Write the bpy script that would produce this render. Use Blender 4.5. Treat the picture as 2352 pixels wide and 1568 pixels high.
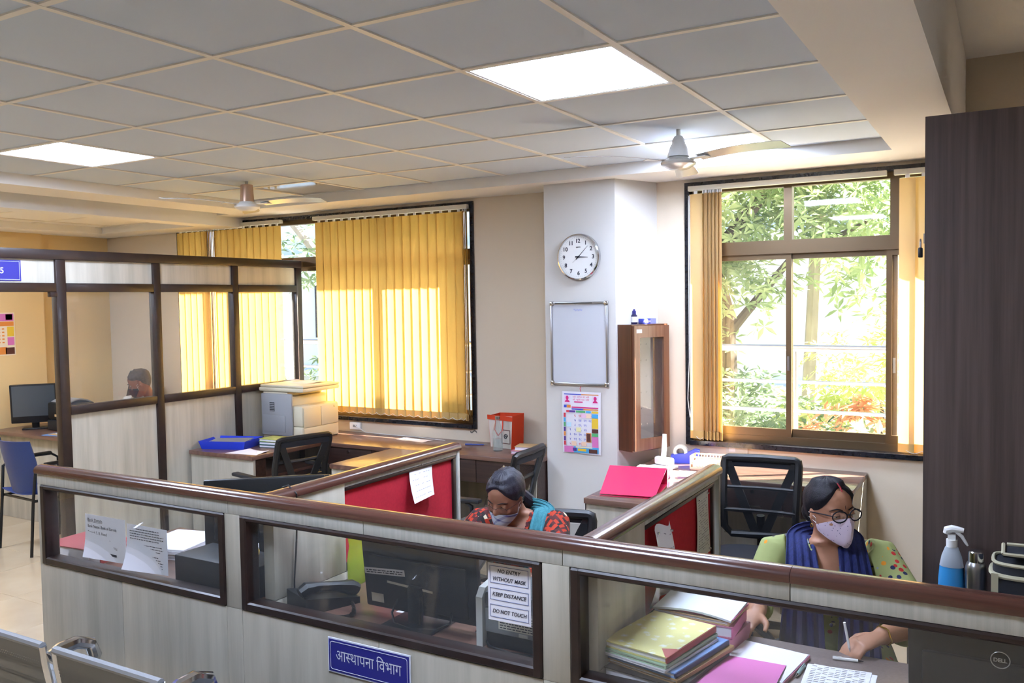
import bpy, bmesh, math, random
from mathutils import Vector, Matrix
for o in list(bpy.data.objects): bpy.data.objects.remove(o)
scene = bpy.context.scene
COL = scene.collection
R = math.radians
random.seed(7)
EXPOSURE, SKY_STRENGTH, SUN_STRENGTH, PANEL_STRENGTH = 2.05, 3.1, 22.0, 15.0

# ------------------------------------------------------------------ camera, world, sun, exposure
cam_d = bpy.data.cameras.new('camera'); cam = bpy.data.objects.new('camera', cam_d); COL.objects.link(cam)
cam_d.sensor_width = 36.0; cam_d.lens = 36.0 * 1985.4 / 2352.0; cam_d.clip_start = 0.02; cam_d.clip_end = 200
YAW, PITCH, ROLL = -.5235, -.0473, -.0159
cf = Vector((math.sin(YAW)*math.cos(PITCH), math.cos(YAW)*math.cos(PITCH), math.sin(PITCH)))
r0 = Vector((math.cos(YAW), -math.sin(YAW), 0)); u0 = r0.cross(cf)
cr = r0*math.cos(ROLL) + u0*math.sin(ROLL); cu = -r0*math.sin(ROLL) + u0*math.cos(ROLL)
m = Matrix((cr, cu, -cf)).transposed().to_4x4(); m.translation = Vector((4.1273, -1.455, 1.8053))
cam.matrix_world = m
scene.camera = cam
scene.view_settings.view_transform = 'Standard'; scene.view_settings.look = 'None'
scene.view_settings.gamma = 1.0; scene.view_settings.use_curve_mapping = False
scene.view_settings.exposure = EXPOSURE
scene.cycles.use_denoising = True; scene.cycles.use_adaptive_sampling = True; scene.cycles.adaptive_threshold = .07; scene.cycles.adaptive_min_samples = 16
scene.cycles.max_bounces = 6; scene.cycles.diffuse_bounces = 3; scene.cycles.transparent_max_bounces = 16
scene.cycles.glossy_bounces = 4; scene.cycles.sample_clamp_indirect = 6.0; scene.cycles.caustics_reflective = False; scene.cycles.caustics_refractive = False

world = bpy.data.worlds.new('world'); scene.world = world; world.use_nodes = True
nt = world.node_tree; nt.nodes.clear()
wo = nt.nodes.new('ShaderNodeOutputWorld'); bg = nt.nodes.new('ShaderNodeBackground'); sky = nt.nodes.new('ShaderNodeTexSky')
sky.sky_type = 'HOSEK_WILKIE'; sky.turbidity = 5.0; sky.ground_albedo = .4
SUN = Vector((1.5, 1.0, 1.3)).normalized()          # towards the sun
sky.sun_direction = SUN
bg.inputs[1].default_value = SKY_STRENGTH
nt.links.new(sky.outputs[0], bg.inputs[0]); nt.links.new(bg.outputs[0], wo.inputs[0])
sl = bpy.data.lights.new('sun', 'SUN'); sl.energy = SUN_STRENGTH; sl.angle = R(.8); sl.color = (1.0, .93, .80)
so = bpy.data.objects.new('sun', sl); COL.objects.link(so); so.rotation_euler = SUN.to_track_quat('Z', 'Y').to_euler(); so.location = (8, 12, 9)

# ------------------------------------------------------------------ helpers
MW = {}
def lin(c):
    if isinstance(c, str):
        c = c.lstrip('#'); c = tuple(int(c[i:i+2], 16)/255 for i in (0, 2, 4))
        return tuple(x/12.92 if x <= .04045 else ((x+.055)/1.055)**2.4 for x in c)
    return tuple(c[:3])
def tag(o, label=None, cat=None, group=None, kind=None):
    if label: o['label'] = label
    if cat: o['category'] = cat
    if group: o['group'] = group
    if kind: o['kind'] = kind
    return o
def place(o, loc=(0, 0, 0), rz=0.0, rot=None):
    o.location = loc
    o.rotation_euler = rot if rot else (0, 0, rz)
    e = o.rotation_euler
    MW[o.name] = Matrix.Translation(Vector(loc)) @ e.to_matrix().to_4x4()
    return o
def thing(name, label, cat, loc=(0, 0, 0), rz=0.0, group=None, rot=None, kind=None):
    o = bpy.data.objects.new(name, None); COL.objects.link(o); o.empty_display_size = .05
    place(o, loc, rz, rot); return tag(o, label, cat, group, kind)
def struct(name):
    o = bpy.data.objects.new(name, None); COL.objects.link(o); place(o); o['kind'] = 'structure'; return o
class MB:
    def __init__(s): s.v = []; s.f = []; s.mi = []; s.cur = 0
    def add(s, vs, fs):
        n = len(s.v); s.v += [Vector(p) for p in vs]; s.f += [tuple(i+n for i in f) for f in fs]; s.mi += [s.cur]*len(fs); return s
    def box(s, x0, x1, y0, y1, z0, z1):
        return s.add([(x0,y0,z0),(x1,y0,z0),(x1,y1,z0),(x0,y1,z0),(x0,y0,z1),(x1,y0,z1),(x1,y1,z1),(x0,y1,z1)],
                     [(0,3,2,1),(4,5,6,7),(0,1,5,4),(1,2,6,5),(2,3,7,6),(3,0,4,7)])
    def bm(s, b, M=None):
        b.verts.ensure_lookup_table(); b.faces.ensure_lookup_table()
        for i, v in enumerate(b.verts): v.index = i
        s.add([(M @ v.co) if M else v.co.copy() for v in b.verts], [[v.index for v in f.verts] for f in b.faces]); b.free(); return s
    def rbox(s, x0, x1, y0, y1, z0, z1, r=.01, seg=2):
        b = bmesh.new(); bmesh.ops.create_cube(b, size=1)
        for v in b.verts: v.co = Vector(((x0+x1)/2+v.co.x*(x1-x0), (y0+y1)/2+v.co.y*(y1-y0), (z0+z1)/2+v.co.z*(z1-z0)))
        r = min(r, .49*min(x1-x0, y1-y0, z1-z0))
        bmesh.ops.bevel(b, geom=b.edges[:], offset=r, segments=seg, profile=.5, affect='EDGES')
        return s.bm(b)
    def cyl(s, a, b, r, r2=None, n=14, caps=True):
        a, b = Vector(a), Vector(b); r2 = r if r2 is None else r2
        q = (b-a).to_track_quat('Z', 'Y'); vs = []
        for p, rr in ((a, r), (b, r2)):
            for i in range(n):
                t = 2*math.pi*i/n; vs.append(p + q @ Vector((rr*math.cos(t), rr*math.sin(t), 0)))
        fs = [(i, (i+1) % n, n+(i+1) % n, n+i) for i in range(n)]
        if caps: fs += [tuple(range(n-1, -1, -1)), tuple(range(n, 2*n))]
        return s.add(vs, fs)
    def tube(s, pts, r, n=8, closed=False, caps=True, sx=1.0):
        pts = [Vector(p) for p in pts]; k = len(pts); rs = r if isinstance(r, (list, tuple)) else [r]*k
        vs = []; prev = None
        for i, p in enumerate(pts):
            if closed: t = pts[(i+1) % k]-pts[i-1]
            else: t = pts[min(i+1, k-1)]-pts[max(i-1, 0)]
            t.normalize()
            if prev is None: nx = t.orthogonal().normalized()
            else:
                nx = prev - t*prev.dot(t)
                nx = nx.normalized() if nx.length > 1e-6 else t.orthogonal().normalized()
            prev = nx; ny = t.cross(nx)
            for j in range(n):
                a = 2*math.pi*j/n; vs.append(p + nx*(rs[i]*math.cos(a)) + ny*(rs[i]*sx*math.sin(a)))
        fs = []
        for i in range(k if closed else k-1):
            i2 = (i+1) % k
            for j in range(n): fs.append((i*n+j, i*n+(j+1) % n, i2*n+(j+1) % n, i2*n+j))
        if caps and not closed: fs += [tuple(range(n-1, -1, -1)), tuple(range((k-1)*n, k*n))]
        return s.add(vs, fs)
    def lathe(s, prof, c=(0, 0, 0), n=24, M=None, sy=1.0):
        vs = []; k = len(prof)
        for r, z in prof:
            for j in range(n):
                a = 2*math.pi*j/n; p = Vector((r*math.cos(a), sy*r*math.sin(a), z)); vs.append((M @ p if M else p)+Vector(c))
        fs = [(i*n+j, i*n+(j+1) % n, (i+1)*n+(j+1) % n, (i+1)*n+j) for i in range(k-1) for j in range(n)]
        if prof[0][0] > 1e-5: fs.append(tuple(range(n-1, -1, -1)))
        if prof[-1][0] > 1e-5: fs.append(tuple(range((k-1)*n, k*n)))
        return s.add(vs, fs)
    def prism(s, poly, h0, h1, plane='xy'):
        n = len(poly)
        def P(p, h): return {'xy': (p[0], p[1], h), 'xz': (p[0], h, p[1]), 'yz': (h, p[0], p[1])}[plane]
        vs = [P(p, h0) for p in poly]+[P(p, h1) for p in poly]
        return s.add(vs, [tuple(range(n-1, -1, -1)), tuple(range(n, 2*n))]+[(i, (i+1) % n, n+(i+1) % n, n+i) for i in range(n)])
    def sheet(s, fn, nu, nv, th=.0006):
        g = [[Vector(fn(i/nu, j/nv)) for j in range(nv+1)] for i in range(nu+1)]
        def nrm(i, j):
            a = g[min(i+1, nu)][j]-g[max(i-1, 0)][j]; b = g[i][min(j+1, nv)]-g[i][max(j-1, 0)]
            c = a.cross(b); return c.normalized() if c.length else Vector((0, 0, 1))
        vs = []; w = nv+1
        for q in (0, 1):
            for i in range(nu+1):
                for j in range(nv+1): vs.append(g[i][j]-nrm(i, j)*th*q)
        K = (nu+1)*w; fs = []
        for i in range(nu):
            for j in range(nv):
                a, b, c, d = i*w+j, (i+1)*w+j, (i+1)*w+j+1, i*w+j+1
                fs.append((a, b, c, d)); fs.append((K+d, K+c, K+b, K+a))
        rim = [i*w for i in range(nu+1)]+[nu*w+j for j in range(1, nv+1)]+[i*w+nv for i in range(nu-1, -1, -1)]+[j for j in range(nv-1, 0, -1)]
        for i in range(len(rim)):
            a, b = rim[i], rim[(i+1) % len(rim)]; fs.append((b, a, K+a, K+b))
        return s.add(vs, fs)
    def loft(s, rings, caps=True, closed=True):
        n = len(rings[0]); vs = [p for r in rings for p in r]; fs = []
        for i in range(len(rings)-1):
            for j in range(n if closed else n-1): fs.append((i*n+j, i*n+(j+1) % n, (i+1)*n+(j+1) % n, (i+1)*n+j))
        if caps and closed: fs += [tuple(range(n-1, -1, -1)), tuple(range((len(rings)-1)*n, len(rings)*n))]
        return s.add(vs, fs)
    def xf(s, M):
        s.v = [M @ p for p in s.v]; return s
    def obj(s, name, mat, parent=None, w=False, smooth=True, ang=35, kind=None, label=None):
        vs = s.v
        if parent is not None and w:
            Mi = MW[parent.name].inverted(); vs = [Mi @ p for p in vs]
        me = bpy.data.meshes.new(name); me.from_pydata([tuple(p) for p in vs], [], s.f)
        for mm in (mat if isinstance(mat, (list, tuple)) else [mat]): me.materials.append(mm)
        if any(s.mi): me.polygons.foreach_set('material_index', s.mi)
        o = bpy.data.objects.new(name, me); COL.objects.link(o)
        if smooth:
            me.polygons.foreach_set('use_smooth', [True]*len(me.polygons)); me.set_sharp_from_angle(angle=R(ang))
        me.update()
        if parent is not None: o.parent = parent; MW[o.name] = MW[parent.name]
        else: MW[o.name] = Matrix.Identity(4)
        if kind: o['kind'] = kind
        if label: o['label'] = label
        return o
def copy_tree(o, loc=None, rz=None, label=None, parent=None, group=None):
    c = o.copy(); COL.objects.link(c)
    if parent: c.parent = parent
    for ch in list(o.children): copy_tree(ch, parent=c)
    if loc is not None: place(c, loc, rz or 0)
    if label: c['label'] = label
    if group: c['group'] = group
    return c
def box(name, mat, parent, *b, w=True, r=0, **k):
    q = MB(); (q.rbox(*b, r=r) if r else q.box(*b)); return q.obj(name, mat, parent, w=w, **k)
def one(mb, name, mat, label, cat, loc, group=None, rz=0, rot=None, **k):
    """a thing that is a single mesh: geometry in local coordinates"""
    o = mb.obj(name, mat, None, **k); place(o, loc, rz, rot); return tag(o, label, cat, group)

# ------------------------------------------------------------------ materials
def new_mat(name):
    M = bpy.data.materials.new(name); M.use_nodes = True
    return M, M.node_tree, M.node_tree.nodes['Principled BSDF'], M.node_tree.nodes['Material Output']
def noise_col(t, c1, c2, scale=(5, 5, 5), nscale=1.0, detail=4, lo=.3, hi=.7, coord='Object'):
    tc = t.nodes.new('ShaderNodeTexCoord'); mp = t.nodes.new('ShaderNodeMapping'); mp.inputs['Scale'].default_value = scale
    no = t.nodes.new('ShaderNodeTexNoise'); no.inputs['Scale'].default_value = nscale; no.inputs['Detail'].default_value = detail
    rp = t.nodes.new('ShaderNodeValToRGB'); rp.color_ramp.elements[0].position = lo; rp.color_ramp.elements[1].position = hi
    rp.color_ramp.elements[0].color = (*lin(c1), 1); rp.color_ramp.elements[1].color = (*lin(c2), 1)
    t.links.new(tc.outputs[coord], mp.inputs[0]); t.links.new(mp.outputs[0], no.inputs[0]); t.links.new(no.outputs[0], rp.inputs[0])
    return rp, no
def mat(name, c, rough=.6, metal=0.0, c2=None, scale=(6, 6, 6), bump=0.0, bscale=200, coat=0.0, spec=.5, sub=None):
    M, t, b, o = new_mat(name)
    b.inputs['Base Color'].default_value = (*lin(c), 1); b.inputs['Roughness'].default_value = rough; b.inputs['Metallic'].default_value = metal
    b.inputs['Specular IOR Level'].default_value = spec
    if coat: b.inputs['Coat Weight'].default_value = coat; b.inputs['Coat Roughness'].default_value = .1
    if c2 is not None:
        rp, no = noise_col(t, c, c2, scale); t.links.new(rp.outputs[0], b.inputs['Base Color'])
    if bump:
        tc = t.nodes.new('ShaderNodeTexCoord'); no = t.nodes.new('ShaderNodeTexNoise'); no.inputs['Scale'].default_value = bscale
        bp = t.nodes.new('ShaderNodeBump'); bp.inputs['Strength'].default_value = bump; bp.inputs['Distance'].default_value = .002
        t.links.new(tc.outputs['Object'], no.inputs[0]); t.links.new(no.outputs[0], bp.inputs['Height']); t.links.new(bp.outputs[0], b.inputs['Normal'])
    return M
def wood(name, c1, c2, axis='z', freq=28, rough=.4, coat=0.0, stretch=.7, mid=None):
    M, t, b, o = new_mat(name)
    sc = {'x': (stretch, freq, freq), 'y': (freq, stretch, freq), 'z': (freq, freq, stretch)}[axis]
    rp, no = noise_col(t, c1, c2, sc, 1.0, 5, .32, .68); no.inputs['Roughness'].default_value = .62
    t.links.new(rp.outputs[0], b.inputs['Base Color']); b.inputs['Roughness'].default_value = rough
    if coat: b.inputs['Coat Weight'].default_value = coat; b.inputs['Coat Roughness'].default_value = .12
    return M
def glass(name, tint=(1, 1, 1), refl=1.0, haze=0.0):
    M = bpy.data.materials.new(name); M.use_nodes = True; t = M.node_tree; t.nodes.clear()
    o = t.nodes.new('ShaderNodeOutputMaterial'); tr = t.nodes.new('ShaderNodeBsdfTransparent'); tr.inputs[0].default_value = (*tint, 1)
    gl = t.nodes.new('ShaderNodeBsdfGlossy'); gl.inputs['Roughness'].default_value = .02
    fr = t.nodes.new('ShaderNodeLayerWeight'); fr.inputs[0].default_value = .5
    pw = t.nodes.new('ShaderNodeMath'); pw.operation = 'POWER'; pw.inputs[1].default_value = 5.0
    ad = t.nodes.new('ShaderNodeMath'); ad.operation = 'MULTIPLY_ADD'; ad.inputs[1].default_value = .96; ad.inputs[2].default_value = .04
    mu = t.nodes.new('ShaderNodeMath'); mu.operation = 'MULTIPLY'; mu.inputs[1].default_value = refl; mu.use_clamp = True
    t.links.new(fr.outputs['Facing'], pw.inputs[0]); t.links.new(pw.outputs[0], ad.inputs[0])
    mx = t.nodes.new('ShaderNodeMixShader')
    t.links.new(ad.outputs[0], mu.inputs[0]); t.links.new(mu.outputs[0], mx.inputs[0]); t.links.new(tr.outputs[0], mx.inputs[1]); t.links.new(gl.outputs[0], mx.inputs[2])
    if haze:
        di = t.nodes.new('ShaderNodeBsdfDiffuse'); di.inputs[0].default_value = (.9, .92, .95, 1); m2 = t.nodes.new('ShaderNodeMixShader'); m2.inputs[0].default_value = haze
        t.links.new(mx.outputs[0], m2.inputs[1]); t.links.new(di.outputs[0], m2.inputs[2]); t.links.new(m2.outputs[0], o.inputs[0])
    else: t.links.new(mx.outputs[0], o.inputs[0])
    return M
def translucent(name, c, tc=None, amount=.5, weave=False, alpha=1.0):
    M = bpy.data.materials.new(name); M.use_nodes = True; t = M.node_tree; t.nodes.clear()
    o = t.nodes.new('ShaderNodeOutputMaterial'); d = t.nodes.new('ShaderNodeBsdfDiffuse'); s = t.nodes.new('ShaderNodeBsdfTranslucent'); mx = t.nodes.new('ShaderNodeMixShader')
    d.inputs[0].default_value = (*lin(c), 1); s.inputs[0].default_value = (*lin(tc or c), 1); mx.inputs[0].default_value = amount
    t.links.new(d.outputs[0], mx.inputs[1]); t.links.new(s.outputs[0], mx.inputs[2])
    if alpha < 1:
        tr = t.nodes.new('ShaderNodeBsdfTransparent'); m2 = t.nodes.new('ShaderNodeMixShader'); m2.inputs[0].default_value = alpha
        t.links.new(tr.outputs[0], m2.inputs[1]); t.links.new(mx.outputs[0], m2.inputs[2]); t.links.new(m2.outputs[0], o.inputs[0])
    else: t.links.new(mx.outputs[0], o.inputs[0])
    return M
def emit(name, c, s):
    M, t, b, o = new_mat(name); b.inputs['Base Color'].default_value = (.9, .9, .9, 1)
    b.inputs['Emission Color'].default_value = (*lin(c), 1); b.inputs['Emission Strength'].default_value = s; return M
def meshfab(name, c, alpha=.6, freq=260):
    """open weave: a fine square net whose holes let the view through"""
    M, t, b, o = new_mat(name); b.inputs['Base Color'].default_value = (*lin(c), 1); b.inputs['Roughness'].default_value = .8
    tr = t.nodes.new('ShaderNodeBsdfTransparent'); mx = t.nodes.new('ShaderNodeMixShader'); mx.inputs[0].default_value = alpha
    t.links.new(tr.outputs[0], mx.inputs[1]); t.links.new(b.outputs[0], mx.inputs[2]); t.links.new(mx.outputs[0], o.inputs[0]); return M
M_ = {}
M_['wall'] = mat('wall_paint', '#decfb8', .75, bump=.05, bscale=90)
M_['pillar'] = mat('pillar_paint', '#d6d3cd', .7, bump=.04, bscale=90)
M_['cabin_wall'] = mat('cabin_wall_blind_light', '#e6c890', .75)  # cream wall with the yellow light from the blinds put into its colour
M_['ceil'] = mat('ceiling_paint', '#efece7', .8)
M_['tile'] = mat('ceiling_tile', '#c8d3e0', .9, bump=.15, bscale=400)
M_['bar'] = mat('ceiling_grid', '#e8e3d8', .5)
M_['floor'] = mat('floor_tile', '#bfa98a', .12, c2='#cbb799', scale=(3, 3, 3), coat=.3)
M_['grout'] = mat('grout', '#9a8a74', .8)
M_['granite'] = mat('black_granite', '#15161a', .2, c2='#2a2c33', scale=(60, 60, 60))
M_['alu'] = mat('brown_aluminium', '#6b5840', .35, metal=.55)
M_['lam'] = wood('pale_laminate', '#a59f90', '#c0baab', 'z', 14, .45, stretch=.9)
M_['lamx'] = wood('pale_laminate_x', '#a59f90', '#c0baab', 'z', 14, .45, stretch=.9)
M_['lamtop'] = wood('pale_strip', '#a6a59b', '#bdbbb1', 'z', 80, .45, stretch=2)
M_['walnut'] = wood('walnut_top', '#5c4037', '#7c5a4b', 'x', 30, .3, coat=.25)
M_['walnuty'] = wood('walnut_top_y', '#5c4037', '#7c5a4b', 'y', 30, .3, coat=.25)
M_['dark'] = wood('dark_veneer', '#2a1c19', '#44302a', 'x', 40, .35, coat=.2)
M_['frame'] = mat('dark_frame', '#211512', .4, c2='#2e1e1a', scale=(20, 20, 20), coat=.1)
M_['rail'] = wood('varnished_rail', '#43261f', '#5e382e', 'x', 60, .22, coat=.6)
M_['raily'] = wood('varnished_rail_y', '#43261f', '#5e382e', 'y', 60, .22, coat=.6)
M_['wardrobe'] = wood('wenge', '#40332f', '#5c4d48', 'z', 34, .5, stretch=1.0)
M_['red'] = mat('red_felt', '#b3122a', .95, c2='#bf1a30', scale=(90, 90, 90), bump=.2, bscale=700)
M_['glass'] = glass('window_glass', (1, 1, 1), .4, .02)
M_['pglass'] = glass('partition_glass', (.98, .99, .985), 1.0, .02)
M_['slat'] = translucent('blind_fabric', '#e0b868', '#f2dca8', .64)
M_['slat2'] = translucent('blind_fabric_pale', '#e6c894', '#f2deb4', .5)
M_['white'] = mat('white_plastic', '#e8e8e6', .35)
M_['offwhite'] = mat('offwhite_plastic', '#d9d4c4', .45)
M_['grey'] = mat('grey_plastic', '#8b8c8e', .5)
M_['black'] = mat('black_plastic', '#141517', .42)
M_['blackm'] = mat('black_satin', '#1b1c20', .55)
M_['chrome'] = mat('chrome', '#d8d8da', .12, metal=1)
M_['steel'] = mat('brushed_steel', '#b9b9bb', .28, metal=1)
M_['paper'] = mat('paper', '#e6e4ea', .8)
M_['ink'] = mat('ink', '#2a2b38', .7)
M_['panel'] = emit('led_panel', '#d0e0ff', PANEL_STRENGTH)
M_['led_off'] = mat('led_off', '#8e8a80', .06, coat=1.0, spec=1.0)
M_['blackfab'] = mat('black_fabric', '#1a1b22', .9, bump=.2, bscale=600)
M_['net'] = meshfab('chair_net', '#15161a', .2)

# ------------------------------------------------------------------ text
def glyph_mesh(s, size=1.0, bold=0.0):
    c = bpy.data.curves.new('txt', 'FONT'); c.body = s; c.size = size; c.offset = bold; c.resolution_u = 3
    o = bpy.data.objects.new('txt', c); COL.objects.link(o); bpy.context.view_layer.update()
    me = bpy.data.meshes.new_from_object(o.evaluated_get(bpy.context.evaluated_depsgraph_get()))
    vs = [v.co.copy() for v in me.vertices]; fs = [tuple(p.vertices) for p in me.polygons]
    bpy.data.objects.remove(o); bpy.data.curves.remove(c); bpy.data.meshes.remove(me); return vs, fs
GC = {}
def text_into(mb, s, M, size, align='c', shear=0.0, bold=0.0, width=None):
    """lettering laid flat in the local xy plane of M, baseline at y = 0"""
    key = (s, bold)
    if key not in GC: GC[key] = glyph_mesh(s, 1.0, bold)
    vs, fs = GC[key]
    if not vs: return
    x0 = min(v.x for v in vs); x1 = max(v.x for v in vs); k = size
    kx = size if width is None else width/(x1-x0)
    off = {'c': (x0+x1)/2, 'l': x0, 'r': x1}[align]
    mb.add([M @ Vector(((v.x-off)*kx+shear*v.y*k, v.y*k, 0)) for v in vs], fs)
def frame_M(o, x, y):
    x = Vector(x).normalized(); y = Vector(y).normalized(); z = x.cross(y)
    m = Matrix((x, y, z)).transposed().to_4x4(); m.translation = Vector(o); return m
# ================================================================== the room
YW = 4.02; ZT = 2.64; ZS = 2.57
XL, XR, YN = -3.66, 5.0, -3.2
TX0, TX1, TY0, TY1 = -1.22, 3.575, -2.4, 3.555           # tray of the false ceiling
# floor: base + 60 cm polished tiles
fl = MB().box(XL-.2, XR+.2, YN-.2, YW+.2, -.2, -.012).obj('floor', M_['grout']); fl['kind'] = 'structure'
t0 = MB().rbox(-.2985, .2985, -.2985, .2985, -.012, 0, .002, 1).obj('floor_tile', M_['floor'], fl)
first = True
for i in range(15):
    for j in range(13):
        x, y = XL+.3+.6*i, YN+.3+.6*j
        if x > XR or y > YW-.1: continue
        t = t0 if first else t0.copy()
        if not first: COL.objects.link(t)
        t.location = (x, y, 0); first = False
# walls
wb = MB()
W1 = (-2.62, .655); W2 = (2.285, 4.15); WZ = (.845, 2.548)
wb.box(XL, W1[0], YW, YW+.12, 0, 3.1); wb.box(W1[1], W2[0], YW, YW+.12, 0, 3.1); wb.box(W2[1], XR, YW, YW+.12, 0, 3.1)
for a, b in (W1, W2): wb.box(a, b, YW, YW+.12, 0, WZ[0]); wb.box(a, b, YW, YW+.12, WZ[1], 3.1)
wb.obj('wall_back', M_['wall'])['kind'] = 'structure'
wl = MB().box(XL-.2, XL, YN, YW+.12, 0, 3.1).box(XL, XL+.07, YN, 3.3, 0, 3.1); wl.obj('wall_left', M_['cabin_wall'])['kind'] = 'structure'
MB().box(XR, XR+.2, YN, YW+.12, 0, 3.1).obj('wall_right', M_['wall'])['kind'] = 'structure'
MB().box(XL, XR, YN-.2, YN, 0, 3.1).obj('wall_front', M_['wall'])['kind'] = 'structure'
MB().prism([(1.425, 3.68), (1.935, 3.68), (2.09, YW), (1.425, YW)], 0, ZS+.02).obj('wall_pillar', M_['pillar'])['kind'] = 'structure'
MB().box(2.09, XR, YW-.012, YW, 0, .1).obj('baseboard_back', M_['floor'])['kind'] = 'structure'
# ceiling
cl = MB(); ZR = 2.70
cl.box(-1.60, TX0, YN, YW, ZS, ZR); cl.box(TX1, 3.86, YN, YW, ZS, ZR); cl.box(TX0, TX1, TY1, YW, ZS, ZR); cl.box(TX0, TX1, YN, TY0, ZS, ZR)
cl.box(-1.75, -1.60, 3.72, YW, ZS, ZR); cl.box(-1.75, -1.60, YN, 3.72, 2.645, ZR)       # groove beside the beam
cl.box(-1.95, -1.75, YN, YW, 2.485, ZR); cl.box(XL, -3.22, YN, YW, 2.485, ZR); cl.box(-3.22, -1.95, 3.66, YW, 2.485, ZR); cl.box(-3.22, -1.95, YN, -1.0, 2.485, ZR)
cl.box(-3.22, -1.95, -1.0, 3.66, 2.545, ZR)
cl.box(TX0, TX1, TY0, TY1, 2.655, ZR)
cl.box(XL-.2, XR+.2, YN-.2, YW+.2, 3.1, 3.25); cl.box(3.86, 3.90, YN, YW, ZS, 3.1)
ceil = cl.obj('ceiling', M_['ceil']); ceil['kind'] = 'structure'
xs = [TX0]+[.6*b for b in range(-1, 6)]+[TX1]; ys = [TY0]+[.6*j for j in range(-3, 6)]+[TY1]
PAN = {(2, 6): 1, (2, 9): 0, (6, 6): 1, (6, 9): 1, (2, 3): 1, (6, 3): 1}         # column, row of the light panels; the nearest pair is unseen, added for lighting
shared = {}
for i in range(len(xs)-1):
    for j in range(len(ys)-1):
        cx, cy, w_, h_ = (xs[i]+xs[i+1])/2, (ys[j]+ys[j+1])/2, xs[i+1]-xs[i], ys[j+1]-ys[j]
        key = (round(w_, 3), round(h_, 3))
        if (i, j) in [({2: 1, 6: 6}[k[0]], k[1]) for k in PAN]: continue
        if key not in shared:
            o = MB().rbox(-w_/2+.002, w_/2-.002, -h_/2+.002, h_/2-.002, 0, .012, .003, 1).obj('ceiling_tile', M_['tile'], ceil); shared[key] = o
        else: o = shared[key].copy(); COL.objects.link(o)
        o.location = (cx, cy, ZT)
for x in xs[1:-1]: box('grid_bar', M_['bar'], ceil, x-.012, x+.012, TY0, TY1, ZT-.006, ZT+.002)
for y in ys[1:-1]: box('grid_bar', M_['bar'], ceil, TX0, TX1, y-.012, y+.012, ZT-.0055, ZT+.002)
for y in (0.6, 1.2, 1.8, 2.4, 3.0, 3.6): box('grid_bar', M_['bar'], ceil, -3.22, -1.95, y-.012, y+.012, 2.54, 2.547)
for x in (-2.4,-3.0): box('grid_bar', M_['bar'], ceil, x-.012, x+.012, -1, 3.66, 2.54, 2.547)
names = {(2, 6): 'lit square LED panel above the glass cabin front, far left', (2, 9): 'unlit glossy square ceiling panel beside the left ceiling fan', (6, 6): 'large lit square LED panel at top centre of the ceiling',
         (6, 9): 'lit LED panel half hidden behind the right ceiling fan', (2, 3): 'added unseen LED panel lighting the waiting side, left of the camera', (6, 3): 'added unseen LED panel lighting the waiting side near the camera'}
for k, on in PAN.items():
    i, j = k[0]-1, k[1]
    i = {2: 1, 6: 6}[k[0]]; x0, x1, y0, y1 = xs[i], xs[i+1], ys[j-0], ys[j+1]
    t = thing('ceiling_light', names[k], 'ceiling light', ((x0+x1)/2, (y0+y1)/2, ZT), group='square ceiling light panels')
    a, b = (x1-x0)/2-.012, (y1-y0)/2-.012
    f = MB(); f.box(-a, a, -b, -b+.012, -.004, .01).box(-a, a, b-.012, b, -.004, .01).box(-a, -a+.012, -b+.012, b-.012, -.004, .01).box(a-.012, a, -b+.012, b-.012, -.004, .01)
    f.obj('frame', M_['white'], t, smooth=False)
    MB().box(-a+.012, a-.012, -b+.012, b-.012, .001, .009).obj('diffuser', M_['panel'] if on else M_['led_off'], t, smooth=False)
# lit panel in the cabin ceiling
t = thing('ceiling_light', 'lit LED panel in the ceiling of the glass cabin', 'ceiling light', (-2.7, 1.5, 2.54)); MB().box(-.29, .29, -.29, .29, -.004, .004).obj('diffuser', M_['panel'], t, smooth=False)
MB().box(-.3, .3, -.3, -.29, -.006, .004).box(-.3, .3, .29, .3, -.006, .004).box(-.3, -.29, -.29, .29, -.006, .004).box(.29, .3, -.29, .29, -.006, .004).obj('frame', M_['white'], t, smooth=False)

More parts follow.
